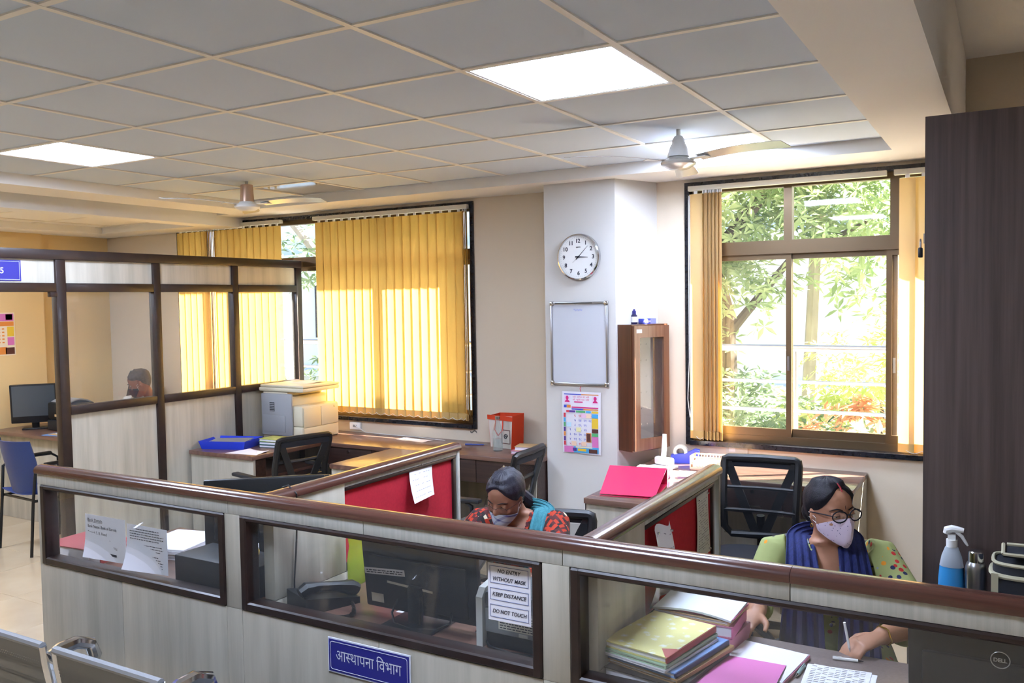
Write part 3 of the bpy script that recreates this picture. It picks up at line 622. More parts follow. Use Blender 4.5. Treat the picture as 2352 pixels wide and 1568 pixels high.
# blue moulded chair
def blue_chair(label, loc, rz):
    t = thing('armchair', label, 'chair', loc, rz); bl = mat('blue_plastic', '#27417e', .4)
    def back(u, v): x = (u-.5)*(.44+.02*v-.12*max(0, v-.7)); return (x, .21+.09*v+.09*(2*u-1)**2*-.9, .44+.40*v)
    MB().sheet(back, 8, 6, .008).obj('backrest', bl, t)
    MB().sheet(lambda u, v: ((u-.5)*.44, -.22+.44*v, .44-.02*math.sin(math.pi*v)+.02*(2*u-1)**2), 6, 6, .008).obj('seat', bl, t)
    for s in (-1, 1):
        MB().tube([(s*.23, -.20, 0), (s*.23, -.22, .40), (s*.24, -.22, .62), (s*.245, -.17, .655), (s*.245, .12, .66)], .011, 8).obj('leg', M_['black'], t)
        MB().tube([(s*.23, .25, 0), (s*.225, .22, .40), (s*.235, .20, .62), (s*.245, .12, .66)], .011, 8).obj('leg', M_['black'], t)
        MB().rbox(s*.245-.018, s*.245+.018, -.17, .14, .655, .675, .008).obj('arm_pad', M_['black'], t)
        MB().tube([(s*.225, -.21, .40), (s*.225, .21, .40)], .010, 8).obj('side_rail', M_['black'], t)
    for y in (-.2, .2): MB().tube([(-.225, y, .40), (.225, y, .40)], .010, 8).obj('seat_rail', M_['black'], t)
    return t
blue_chair('blue plastic visitor armchair with black tube legs before the cabin desk', (-2.22, 2.42, 0), R(176))
# perforated steel bench, near left corner
def perf(name):
    M, t, b, o = new_mat(name); b.inputs['Base Color'].default_value = (*lin('#6f7173'), 1); b.inputs['Metallic'].default_value = .6; b.inputs['Roughness'].default_value = .4
    tc = t.nodes.new('ShaderNodeTexCoord'); vo = t.nodes.new('ShaderNodeTexVoronoi'); vo.inputs['Scale'].default_value = 95; vo.inputs['Randomness'].default_value = 0
    ma = t.nodes.new('ShaderNodeMath'); ma.operation = 'GREATER_THAN'; ma.inputs[1].default_value = .34
    tr = t.nodes.new('ShaderNodeBsdfTransparent'); mx = t.nodes.new('ShaderNodeMixShader')
    t.links.new(tc.outputs['Object'], vo.inputs[0]); t.links.new(vo.outputs['Distance'], ma.inputs[0]); t.links.new(ma.outputs[0], mx.inputs[0]); t.links.new(tr.outputs[0], mx.inputs[1]); t.links.new(b.outputs[0], mx.inputs[2]); t.links.new(mx.outputs[0], o.inputs[0]); return M
bn = thing('waiting_bench', 'grey perforated steel waiting bench with chrome arms, bottom left corner', 'bench', (1.75, .12, 0))
M_['perf'] = perf('perforated_steel')
for k in range(4):
    x = .68+.52*k
    def shell(u, v, x=x):
        X = x+.03+.46*u
        if v < .5: q = v/.5; return (X, -.03+.27*q*0+.09*(1-q)-.06*(1-q), .82-.40*q-0*q) if False else (X, .0+.10*q**1.5, .82-.37*q)
        q = (v-.5)/.5; return (X, .10+.36*q, .45-.035*math.sin(math.pi*q)+.0*q)
    MB().sheet(shell, 6, 14, .004).obj('seat_shell', M_['perf'], bn, w=True)
    MB().tube([shell(0, v/14) for v in range(15)], .011, 8).obj('edge_tube', M_['chrome'], bn, w=True); MB().tube([shell(1, v/14) for v in range(15)], .011, 8).obj('edge_tube', M_['chrome'], bn, w=True)
    MB().tube([shell(u/6, 0) for u in range(7)], .012, 8).obj('top_tube', M_['grey'], bn, w=True)
for x in (.67, 1.71, 2.23):
    MB().tube([(x, .01, .785), (x, .04, .80), (x, .09, .803), (x, .135, .785), (x, .15, .745), (x, .13, .71), (x, .10, .69), (x, .07, .66)], .02, 10).obj('armrest', M_['chrome'], bn, w=True)
MB().rbox(.7, 2.8, .18, .24, .36, .42, .008).obj('beam', M_['grey'], bn, w=True)
for x in (.9, 2.6): MB().tube([(x, -.12, .02), (x, .1, .1), (x, .21, .37), (x, .32, .1), (x, .45, .02)], .02, 8).obj('leg', M_['chrome'], bn, w=True)
# ================================================================== ceiling fans
def fan(label, loc, rz, body_mat, coned):
    t = thing('ceiling_fan', label, 'fan', loc, rz)
    MB().lathe([(.012, -.06), (.05, -.05), (.055, -.02), (.035, 0)], n=20).obj('canopy', body_mat, t) if False else None
    MB().cyl((0, 0, -.035), (0, 0, 0), .011).obj('down_rod', body_mat, t)
    if coned: MB().lathe([(.011, -.03), (.020, -.035), (.030, -.05), (.034, -.07), (.045, -.09), (.053, -.12), (.056, -.135)], n=24).obj('motor_cover', body_mat, t)
    else: MB().lathe([(.03, -.02), (.040, -.022), (.047, -.14)], n=24).obj('motor_cover', M_['fanpink'], t)
    MB().lathe([(.05, -.137), (.06, -.15), (.083, -.155), (.088, -.165), (.085, -.175), (.05, -.195), (.0, -.20)], n=28).obj('motor', M_['white'] if not coned else M_['fangrey'], t)
    for k in range(3):
        a = R(120*k); bl = MB()
        def fn(u, v):
            r_ = .12+.46*u; w_ = .036+.028*u if u < .96 else .05
            return (r_, (v-.5)*2*w_, -.150+.010*math.sin(math.pi*u)-.016*(v-.5))
        bl.sheet(fn, 10, 4, .003); bl.xf(Matrix.Rotation(a, 4, 'Z')); b = bl.obj('blade', M_['blade'], t)
        ir = MB().sheet(lambda u, v: (.075+.10*u, (v-.5)*(.035+.03*u), -.151), 3, 2, .004); ir.xf(Matrix.Rotation(a, 4, 'Z')); ir.obj('blade_iron', M_['white'], b)
    return t
M_['fangrey'] = mat('fan_metal', '#c9c6c0', .25, metal=.4); M_['fanpink'] = mat('fan_rose_metal', '#cfae98', .25, metal=.5); M_['blade'] = mat('fan_blade', '#d9d8d6', .2, metal=.35)
fan('white ceiling fan with long blades in front of a lit panel, right side', (2.69, 2.72, ZT), R(-16), M_['white'], True)
fan('ceiling fan with a shiny rose cylinder body, left side', (-.38, 2.78, ZT), R(14), M_['white'], False)
# ================================================================== on the pillar
# clock
ck = thing('wall_clock', 'round white wall clock with black numerals on the pillar', 'clock', (1.686, 3.679, 2.082))
Mc = frame_M((0, 0, 0), (1, 0, 0), (0, 0, 1))
MB().lathe([(.0, 0), (.148, 0), (.152, .008), (.15, .028), (.142, .034), (.139, .026), (.139, .022)], n=48, M=Matrix.Rotation(R(90), 4, 'X')).obj('case', M_['chrome'], ck)
fc = MB().cyl((0, -.018, 0), (0, -.0225, 0), .1395, n=48).obj('dial', mat('dial', '#eeeeea', .5), ck)
tx = MB()
for h in range(1, 13):
    a = R(90-30*h); text_into(tx, str(h), frame_M((.105*math.cos(a), -.0235, .105*math.sin(a)-.0125), (1, 0, 0), (0, 0, 1)), .036, bold=.028)
tx.obj('numerals', M_['ink'], fc, smooth=False)
tk = MB()
for i in range(60):
    a = R(6*i); l = .004 if i % 5 else .007; c, s = math.cos(a), math.sin(a); w_ = .0006
    tk.add([(c*(.13-l)-s*w_, -.0235, s*(.13-l)+c*w_), (c*.13-s*w_, -.0235, s*.13+c*w_), (c*.13+s*w_, -.0235, s*.13-c*w_), (c*(.13-l)+s*w_, -.0235, s*(.13-l)-c*w_)], [(0, 1, 2, 3)])
tk.obj('minute_marks', M_['ink'], fc, smooth=False, kind='stuff')
tx = MB(); text_into(tx, 'ajanta', frame_M((0, -.0235, .060), (1, 0, 0), (0, 0, 1)), .014); tx.obj('maker_mark', M_['ink'], fc, smooth=False)
for nm, deg, l, w_ in (('hour_hand', 3.1*30, .068, .0045), ('minute_hand', 7.4*6, .098, .003), ('second_hand', 38*6, .055, .0009)):
    a = R(90-deg); d = Vector((math.cos(a), 0, math.sin(a))); s = Vector((-d.z, 0, d.x)); y = Vector((0, -.026, 0))
    hm = MB().add([y-d*.022+s*w_, y-d*.022-s*w_, y+d*l-s*w_*.35, y+d*l+s*w_*.35], [(0, 1, 2, 3)]); hm.cyl(y, y+Vector((0, -.002, 0)), .005, n=12); hm.obj(nm, M_['ink'], ck, smooth=False)
# whiteboard
wbd = thing('whiteboard', 'small whiteboard with aluminium frame below the clock', 'whiteboard', (1.678, 3.679, 1.515))
MB().box(-.195, .195, -.012, 0, -.265, .265).obj('board', mat('whiteboard_face', '#c9ccd2', .25), wbd)
for b_ in ((-.207, .207, .258, .275), (-.207, .207, -.275, -.258)): MB().rbox(b_[0]+.015, b_[1]-.015, -.018, .0, b_[2], b_[3], .004).obj('frame_bar', M_['steel'], wbd)
for x in (-.2, .2): MB().rbox(x-.008, x+.008, -.018, .0, -.26, .26, .004).obj('frame_bar', M_['steel'], wbd)
for x in (-.196, .196):
    for z in (-.264, .264): MB().rbox(x-.016, x+.016, -.021, 0, z-.016, z+.016, .007).obj('corner_cap', M_['chrome'], wbd)
tx = MB().tube([(-.035+.0022*k, -.0128, .222+.006*math.sin(k*1.9)+.003*math.sin(k*.7)) for k in range(28)], .0009, 4); tx.obj('handwriting', mat('marker_blue', '#7d8fd0', .6), wbd, smooth=False)
mk = MB().rbox(-.17, .10, -.024, -.018, .264, .270, .002); mk.obj('clip_strip', M_['black'], wbd)
# wall calendar
cal = thing('wall_calendar', 'pink and white printed calendar hanging below the whiteboard', 'calendar', (1.687, 3.679, .994))
MB().sheet(lambda u, v: (-.14+.28*u, -.004-.006*math.sin(math.pi*v)-.01*v*(u-.3), .205-.41*v), 4, 6, .002).obj('sheet', M_['paper'], cal)
pc = {k: mat('print_'+k, c, .7) for k, c in dict(pink='#d878b8', hot='#d8287c', red='#d8384a', blue='#3c4fc0', sky='#4aa8dc', green='#58b070', yellow='#e8c43c', orange='#e08a3c', violet='#54348c', dark='#5a3028', pale='#e8d4e8', cream='#f0e4b8').items()}
def prt(c, x0, x1, z0, z1, nm='print', d=0):
    y = lambda z: -.0085-.006*math.sin(math.pi*(.205-z)/.41)-.0055*(.205-z)/.41-d
    MB().add([(x0, y(z0), z0), (x1, y(z0), z0), (x1, y(z1), z1), (x0, y(z1), z1)], [(0, 1, 2, 3)]).obj(nm, pc[c] if isinstance(c, str) else c, cal, smooth=False)
prt('blue', -.125, 0, .184, .190); prt('orange', 0, .125, .184, .190)
for x0 in (-.125, .078): prt('pale', x0, x0+.047, .122, .182); 
for x0 in (-.125, .078):     # small portrait silhouettes of the header
    m = MB(); cx = x0+.024; y = -.0125
    m.add([(cx+.011*math.cos(a*.5236), y, .163+.014*math.sin(a*.5236)) for a in range(12)], [tuple(range(12))]); m.add([(cx-.02, y, .124), (cx+.02, y, .124), (cx+.016, y, .142), (cx+.006, y, .150), (cx-.006, y, .150), (cx-.016, y, .142)], [tuple(range(6))]); m.obj('portrait_print', pc['hot'], cal, smooth=False)
tx = MB()
for z, s in ((.166, 'श्री. श्रीधर डी. शिंदे'), (.148, 'सौ. खुशी एस. शिंदे')): text_into(tx, s, frame_M((0, -.0125, z), (1, 0, 0), (0, 0, 1)), .013, width=.12)
tx.obj('header_lettering', pc['hot'], cal, smooth=False)
prt('hot', -.05, .012, .134, .141); prt('hot', -.068, .125, .098, .106); prt('blue', -.068, .015, .086, .094); prt('orange', .017, .125, .086, .094); prt('blue', -.125, -.106, .098, .116); prt('orange', -.102, -.075, .098, .116)
prt('red', -.108, -.085, .068, .081); prt('violet', -.085, -.042, .068, .081); prt('green', -.036, .032, .068, .081); prt('sky', .036, .072, .068, .081); prt('yellow', .077, .125, .068, .081)
for k, c in enumerate(('red', 'sky', 'green', 'violet', 'orange', 'violet', 'red')): prt(c, -.126, -.112, .034-.031*k, .062-.031*k)
cells = {(3, 0): 'pink', (4, 0): 'orange', (0, 2): 'sky', (2, 3): 'yellow', (1, 6): 'orange', (3, 6): 'orange'}
for (i, j), c in cells.items(): prt(mat('cell_'+c+str(i)+str(j), {'pink': '#ecc4dc', 'orange': '#f0d0b4', 'sky': '#bfe2f0', 'yellow': '#eeeab0'}[c], .7), -.106+.036*i, -.071+.036*i, .034-.031*j, .063-.031*j)
nums = [['', '६', '१३', '२०', '२७'], ['', '७', '१४', '२१', '२८'], ['१', '८', '१५', '२२', ''], ['२', '९', '१६', '२३', ''], ['३', '१०', '१७', '२४', ''], ['४', '११', '१८', '२५', ''], ['५', '१२', '१९', '२६', '']]
for c, rows in (('red', (0, 6)), ('blue', (1, 2, 3, 4, 5))):
    tx = MB()
    for j in rows:
        for i, s in enumerate(nums[j]):
            if s: text_into(tx, s, frame_M((-.079+.036*i, -.0155, .040-.031*j), (1, 0, 0), (0, 0, 1)), .021, bold=.01)
    tx.obj('date_lettering', pc[c], cal, smooth=False, kind='stuff')
prt('orange', .038, .073, -.124, -.063, d=.001); prt('dark', .042, .069, -.120, -.068, d=.0015); prt('sky', .078, .124, .036, .062); prt('yellow', .078, .124, -.032, .034); prt('dark', .078, .124, -.062, -.036); prt('green', .078, .124, -.085, -.064); prt('pink', .078, .124, -.156, -.087)
prt('pink', -.125, -.055, -.198, -.157); prt('sky', -.055, .125, -.198, -.157); prt('cream', -.04, .08, -.164, -.157, d=.001); prt('yellow', -.025, .035, -.186, -.170, d=.001); prt('violet', -.062, -.034, -.188, -.166, d=.001); prt('dark', .055, .115, -.196, -.17, d=.001)
MB().tube([(-.005, -.004, .204), (-.008, -.008, .225), (-.002, -.014, .24)], .002, 5).obj('string', pc['red'], cal)
# glazed key cabinet on the slanted pillar side
sx, sy = 2.09-1.935, 4.02-3.68; ln = math.hypot(sx, sy); ux, uy = sx/ln, sy/ln            # along the slanted face
nb = thing('notice_cabinet', 'narrow brown wooden wall cabinet with a glazed door beside the pillar', 'cabinet', (1.995, 3.80, 1.22), math.atan2(-ux, uy)+R(90)-R(90))
nb.rotation_euler = (0, 0, math.atan2(uy, ux)); MW[nb.name] = Matrix.Translation(nb.location) @ nb.rotation_euler.to_matrix().to_4x4()
brn = wood('brown_veneer', '#4a2516', '#6a3a24', 'z', 40, .3, coat=.4)
nb.location = (1.935+ux*.172, 3.68+uy*.172, 1.235); MW[nb.name] = Matrix.Translation(nb.location) @ nb.rotation_euler.to_matrix().to_4x4()
hw, hh, dp = .160, .405, .150
MB().box(-hw, hw, -dp+.02, -.002, hh-.018, hh).obj('top_board', brn, nb); MB().box(-hw, hw, -dp+.02, -.002, -hh, -hh+.018).obj('bottom_board', brn, nb)
MB().box(-hw, -hw+.016, -dp+.02, -.002, -hh+.018, hh-.018).obj('side_board', wood('brown_side', '#45200f', '#63331c', 'z', 40, .3, coat=.4), nb); MB().box(hw-.016, hw, -dp+.02, -.002, -hh+.018, hh-.018).obj('side_board', brn, nb)
MB().box(-hw+.016, hw-.016, -.012, -.002, -hh+.018, hh-.018).obj('back_board', mat('key_board', '#b9a99c', .7), nb)
dm = MB(); z0, z1 = -hh+.008, hh-.008; x0, x1 = -hw+.006, hw-.006; y0, y1 = -dp, -dp+.019
dm.box(x0, x0+.048, y0, y1, z0, z1).box(x1-.048, x1, y0, y1, z0, z1).box(x0+.048, x1-.048, y0, y1, z1-.075, z1).box(x0+.048, x1-.048, y0, y1, z0, z0+.075)
dr = dm.obj('door', wood('brown_door', '#6a4433', '#86604c', 'z', 40, .25, coat=.5), nb, smooth=False)
MB().box(x0+.048, x1-.048, y0+.009, y0+.012, z0+.075, z1-.075).obj('pane', M_['pglass'], dr, smooth=False)
MB().box(x0+.02, x0+.065, y0-.001, y0, z1-.045, z1-.022).obj('name_sticker', M_['paper'], dr, smooth=False)
for r_ in range(6):
    for c_ in range(4): MB().tube([(-.075+.05*c_, -.012, .27-.105*r_), (-.075+.05*c_, -.022, .268-.105*r_), (-.075+.05*c_, -.022, .276-.105*r_)], .0018, 5).obj('key_hook', M_['chrome'], nb)
tp = nb.location.z+hh
ib = thing('ink_bottle', 'small dark ink bottle with white label on the wall cabinet', 'bottle', (2.008, 3.81, tp))
MB().lathe([(.0, 0), (.019, 0), (.020, .004), (.020, .055), (.012, .064), (.010, .068)], n=16).obj('body', mat('ink_dark', '#23224e', .3), ib); MB().lathe([(.0205, .012), (.0205, .048)], n=16).obj('sticker', M_['paper'], ib); MB().lathe([(.012, .066), (.012, .084), (.007, .088), (.006, .096), (0, .097)], n=14).obj('cap', mat('cap_violet', '#33307c', .4), ib)
kb = thing('small_box', 'flat blue carton lying on the wall cabinet beside the ink bottle', 'box', (2.072, 3.875, tp), R(60))
MB().rbox(-.055, .055, -.022, .022, 0, .034, .002).obj('carton', mat('carton_blue', '#4450b8', .5), kb); MB().box(.01, .0555, -.0225, .0225, .001, .0345).obj('end_flap', mat('carton_pale', '#8d96d8', .5), kb)
tx = MB(); text_into(tx, 'AMBA', frame_M((-.02, -.0228, .009), (1, 0, 0), (0, 0, 1)), .024, bold=.01); tx.obj('lettering', M_['paper'], kb, smooth=False)
# marks on the plaster
sm = one(MB().sheet(lambda u, v: (-.03+.06*u, -.0005*v, -.008*math.sin(7*u)+.012*v), 8, 2, .0005), 'wall_stain', mat('scuff', '#6a6258', .9), 'small dark scuff on the wall above the wall desk', 'stain', (.62, 4.0185, .815))
# ================================================================== equipment and small things
DZ = .775
def greek(m, x0, x1, z, h, y, rg, gap=.5, frame=None):
    """a row of dashes standing for print too small to read"""
    x = x0
    while x < x1:
        w_ = rg.uniform(2, 6)*h; e = min(x+w_, x1); pts = [(x, z), (e, z), (e, z+h), (x, z+h)]
        m.add([frame @ Vector((a, b, y)) if frame else Vector((a, y, b)) for a, b in pts], [(0, 1, 2, 3)]); x = e+h*gap*2
def monitor(label, loc, rz, w_, h_, zb, tilt=0.0, mt='black', base=(.19, .16), neck_w=.05, kind=None, th=.022):
    """back towards -y, screen towards +y; zb = height of the lower edge above the desk"""
    t = thing('monitor', label, 'monitor', loc, rz)
    T = Matrix.Translation((0, 0, zb)) @ Matrix.Rotation(R(tilt), 4, 'X')
    b = MB().rbox(-w_/2, w_/2, -th/2, th/2, 0, h_, .007).xf(T).obj('housing', M_[mt], t)
    MB().rbox(-w_*.42, w_*.42, -th/2-.016, -th/2, h_*.10, h_*.80, .012).xf(T).obj('rear_bulge', M_[mt], b)
    MB().box(-w_/2+.012, w_/2-.012, th/2, th/2+.001, .016, h_-.012).xf(T).obj('screen', M_['screen'], b, smooth=False)
    MB().rbox(-neck_w/2, neck_w/2, -.055, -.032, .008, zb+h_*.45, .006).obj('neck', M_['black'], t)
    MB().rbox(-base[0]/2, base[0]/2, -.055-base[1]*.35, -.055+base[1]*.65, 0, .010, .004).obj('foot', M_['black'], t)
    return t, b, T
M_['screen'] = mat('dark_screen', '#20242a', .15)
# --- middle bay monitor
mt_, hb_, T = monitor('black monitor seen from the back with paper strips stuck on it, middle bay', (2.495, .775, DZ), R(0), .452, .235, .022, 6)
def decal(par, m, x0, x1, z0, z1, T, y=-.0275, nm='sticker', rot=0):
    q = MB(); A = Matrix.Translation(((x0+x1)/2, 0, (z0+z1)/2)) @ Matrix.Rotation(R(rot), 4, 'Y'); a, b = (x1-x0)/2, (z1-z0)/2
    q.add([T @ A @ Vector((sx*a, y, sz*b)) for sx, sz in ((-1, -1), (1, -1), (1, 1), (-1, 1))], [(0, 1, 2, 3)]); return q.obj(nm, m, par, smooth=False)
decal(mt_, M_['paper'], -.205, -.04, .128, .150, T, -.0290, rot=-4); decal(mt_, M_['offwhite'], -.115, .065, .098, .106, T, -.0290, rot=3); decal(mt_, M_['offwhite'], -.185, -.135, .03, .06, T, -.0290, nm='rating_label')
rg = random.Random(9); g_ = MB(); A = T @ Matrix.Translation((-.1225, 0, .139)) @ Matrix.Rotation(R(-4), 4, 'Y')
for k in range(2): greek(g_, -.075, .075, -.006+.007*k, .0035, 0, rg, frame=A @ Matrix.Translation((0, -.0293, 0)) @ Matrix.Rotation(R(90), 4, 'X'))
g_.obj('strip_print', M_['ink'], mt_, smooth=False, kind='stuff')
MB().tube([(-.08, -.03, .07), (-.09, -.05, .03), (-.06, -.075, .008), (.02, -.09, .006), (.09, -.06, .008), (.13, -.04, .03), (.13, -.03, .06)], .004, 6).obj('cable', M_['black'], mt_)
# --- left bay monitor and PC
mo, hb_, T = monitor('large black monitor turned aside in the leftmost bay, rising above the handrail', (1.545, 1.02, DZ), R(40), .47, .265, .075, 0)
MB().tube([(-.1, -.03, .10), (-.12, -.06, .02), (-.06, -.16, .01), (.02, -.2, .008)], .004, 6).obj('cable', M_['black'], mo)
pc_ = thing('desktop_computer', 'black desktop computer case lying flat beside the left bay monitor', 'computer', (1.66, .735, DZ))
MB().rbox(-.20, .20, -.09, .09, 0, .115, .006).obj('case', M_['blackm'], pc_); MB().box(-.19, .19, -.0905, -.09, .02, .022).obj('seam', M_['black'], pc_)
ms = thing('mouse', 'yellowish computer mouse resting on the black computer case', 'mouse', (1.735, .745, DZ+.115), R(20))
MB().loft([superell(0, 0, 0, .03, .052), superell(0, 0, .014, .032, .055), superell(0, -.004, .028, .026, .045), superell(0, -.006, .034, .012, .022)]).obj('shell', mat('mouse_yellow', '#c9a64a', .4), ms); MB().box(-.001, .001, -.05, -.01, .027, .0335).obj('button_gap', M_['black'], ms)
bd = thing('box_file', 'red box file with white label lying behind the leftmost glass', 'file', (.80, .765, DZ), R(4))
rf = mat('file_red', '#9c2a34', .5); MB().box(-.17, .17, -.10, .10, .046, .05).obj('lid', rf, bd); MB().box(-.168, .17, -.098, .098, .0, .004).obj('base', rf, bd); MB().box(.165, .17, -.1, .1, .004, .046).obj('spine', rf, bd); MB().box(-.16, .16, -.095, .09, .0045, .0455).obj('pages', M_['paper'], bd); MB().box(-.02, .10, -.1005, -.0955, .008, .042).obj('label', M_['paper'], bd)
ps = thing('paper_stack', 'stack of loose white papers on the left bay desk', 'papers', (1.09, .97, DZ), R(12))
for k in range(7): MB().box(-.12, .12, -.14, .14, .0062*k, .0062*k+.0055).xf(Matrix.Rotation(R(rg.uniform(-5, 5)), 4, 'Z')).obj('sheaf', M_['paper'], ps)
ps2 = thing('paper_stack', 'low pile of white papers beside the left bay computer', 'papers', (1.345, 1.18, DZ), R(-8))
for k in range(4): MB().box(-.10, .10, -.12, .12, .006*k, .006*k+.0055).xf(Matrix.Rotation(R(rg.uniform(-6, 6)), 4, 'Z')).obj('sheaf', M_['paper'], ps2)
# --- telephone
ph = thing('telephone', 'black desk telephone with coiled cord on the middle bay desk', 'telephone', (2.09, .75, DZ), R(158))
MB().prism([(-.10, 0), (.10, 0), (.10, .055), (-.10, .022)], -.075, .075, 'yz').xf(Matrix.Rotation(0, 4, 'Z')).obj('base', M_['black'], ph)
MB().loft([superell(-.045, -.085, .05, .024, .026), superell(-.045, -.06, .062, .022, .03), superell(-.045, 0, .074, .018, .03), superell(-.045, .06, .075, .022, .03), superell(-.045, .085, .066, .024, .026)]) if False else None
MB().tube([(-.045, -.105, .040), (-.045, -.08, .052), (-.045, -.03, .066), (-.045, .04, .078), (-.045, .085, .078), (-.045, .105, .068)], [.02, .025, .017, .017, .025, .02], 10, sx=1.15).obj('handset', M_['black'], ph)
MB().sheet(lambda u, v: (-.01+.07*u, -.06+.10*v, .0285+.165*(.04+.10*v)), 2, 2, .001).obj('keypad', M_['grey'], ph); MB().sheet(lambda u, v: (.0+.06*u, -.092+.03*v, .0235+.165*(.008+.03*v)), 2, 2, .0006).obj('number_card', M_['offwhite'], ph)
pts = []
for i in range(220):
    q = i/219; a = q*math.pi*2*30; base = Vector((-.075-.12*math.sin(q*math.pi), .08-.15*q, .012)); pts.append(base+Vector((math.cos(a)*.003, math.sin(a)*.006, math.sin(a)*.006+.0)))
MB().tube(pts, .0022, 5).obj('coiled_cord', M_['black'], ph)
wr = one(MB().tube([(1.925, .735, 1.10), (1.925, .735, 1.165), (1.955, .735, 1.1755), (1.993, .735, 1.15), (1.986, .74, 1.05), (1.988, .73, .95), (1.984, .722, .85), (1.99, .715, .79)], .003, 6), 'cable', M_['black'], 'thin black cable hung over the divider rail down to the telephone', 'cable', (0, 0, 0))
gb = thing('water_bottle', 'tall translucent yellow-green water bottle by the red board', 'bottle', (2.04, .985, DZ))
gm = translucent('lime_plastic', '#c8dc4a', '#d8e85a', .5, alpha=.72); MB().lathe([(.0, 0), (.030, 0), (.034, .006), (.034, .08), (.030, .11), (.026, .135), (.029, .16), (.033, .185), (.030, .205), (.02, .22)], n=24).obj('body', gm, gb); MB().lathe([(.022, .215), (.022, .245), (.018, .25), (0, .25)], n=20).obj('cap', mat('lime_cap', '#c9d84a', .4), gb); MB().lathe([(0, .003), (.031, .006), (.031, .075), (0, .075)], n=20).obj('water', translucent('lime_water', '#b8cc3a', '#d0e050', .6, alpha=.5), gb)
def paper(label, corners, z, name='paper_sheet', mt='paper', curl=0, th=.0006, lines=0, cat='paper', lmat='ink'):
    a, b, c, d = [Vector((*p, 0)) for p in corners]; ce = (a+b+c+d)/4
    def fn(u, v): p = (a*(1-u)+b*u)*(1-v)+(d*(1-u)+c*u)*v-ce; return (p.x, p.y, curl*(2*u-1)**2*v+th)
    t = one(MB().sheet(fn, 6, 6, th), name, M_[mt] if isinstance(mt, str) else mt, label, cat, (ce.x, ce.y, z))
    if lines:
        g = MB(); rg = random.Random(lines)
        for k in range(lines):
            v = (k+1)/(lines+1)
            for s in range(9):
                if rg.random() < .8:
                    u0, u1 = .08+.095*s, .08+.095*s+.075; hh_ = .012
                    P_ = [Vector(fn(u0, v)), Vector(fn(u1, v)), Vector(fn(u1, v+hh_)), Vector(fn(u0, v+hh_))]; g.add([q+Vector((0, 0, .0008)) for q in P_], [(0, 1, 2, 3)])
        g.obj('print', M_[lmat], t, smooth=False, kind='stuff')
    return t
paper('white paper under the middle bay monitor', [(2.36, .80), (2.57, .82), (2.555, .90), (2.38, .90)], DZ)
def pen(label, p, q, z, c, r_=.0045):
    d = Vector((q[0]-p[0], q[1]-p[1], 0)); l = d.length; t = thing('pen', label, 'pen', (*p, z), math.atan2(d.y, d.x))
    MB().cyl((0, 0, r_), (l*.82, 0, r_), r_, n=8).obj('barrel', c, t); MB().cyl((l*.82, 0, r_), (l, 0, r_), r_, .001, n=8).obj('tip', M_['chrome'], t); MB().box(0, l*.3, -.001, .001, r_*2, r_*2+.0015).obj('clip', c, t)
pm = mat('pen_pink', '#c88aa0', .4); pg = mat('pen_green', '#7f9a94', .35); pb = mat('pen_blue', '#4a5ca8', .4)
pen('pink pen lying left of the middle monitor foot', (2.41, .83), (2.445, .74), DZ, pm); pen('pale pink pen between the middle monitor and the printer', (2.685, .84), (2.70, .76), DZ, pm)
# --- laser printer
pr_ = thing('printer', 'grey and white laser printer behind the NO ENTRY notice', 'printer', (2.925, .79, DZ))
wm = mat('printer_white', '#cfd0cc', .4); gm2 = mat('printer_grey', '#8e9294', .45)
for s in (-1, 1): MB().prism([(-.105, .0), (.11, 0), (.11, .10), (.06, .165), (-.02, .185), (-.085, .175), (-.105, .15)], *((-.172, -.150) if s < 0 else (.150, .172)), 'yz').obj('side_panel', wm, pr_)
MB().rbox(-.149, .149, -.095, .105, .045, .12, .006).obj('body', gm2, pr_); MB().rbox(-.149, .149, -.098, .09, .121, .17, .012).obj('top_cover', mat('printer_dark', '#50565c', .4), pr_)
MB().rbox(-.149, .149, -.085, .10, .0, .044, .004).obj('base', M_['black'], pr_)
MB().box(-.10, .02, -.0956, -.095, .062, .112).obj('rating_label', M_['offwhite'], pr_); MB().rbox(-.03, .0, -.1, -.095, .05, .06, .002).obj('catch', wm, pr_); MB().rbox(.06, .09, -.1, -.095, .05, .06, .002).obj('catch', wm, pr_)
g_ = MB()
for k in range(6): greek(g_, -.095, .015, .066+.0075*k, .003, -.0958, rg)
g_.obj('label_print', M_['ink'], pr_, smooth=False, kind='stuff')
MB().tube([(-.17, -.03, .08), (-.185, -.05, .05), (-.18, -.06, .02), (-.13, -.10, .006), (-.05, -.115, .006), (.05, -.105, .006)], .004, 6).obj('power_cable', M_['black'], pr_); MB().cyl((-.182, -.042, .065), (-.1845, -.05, .04), .007).obj('ferrite', M_['black'], pr_)
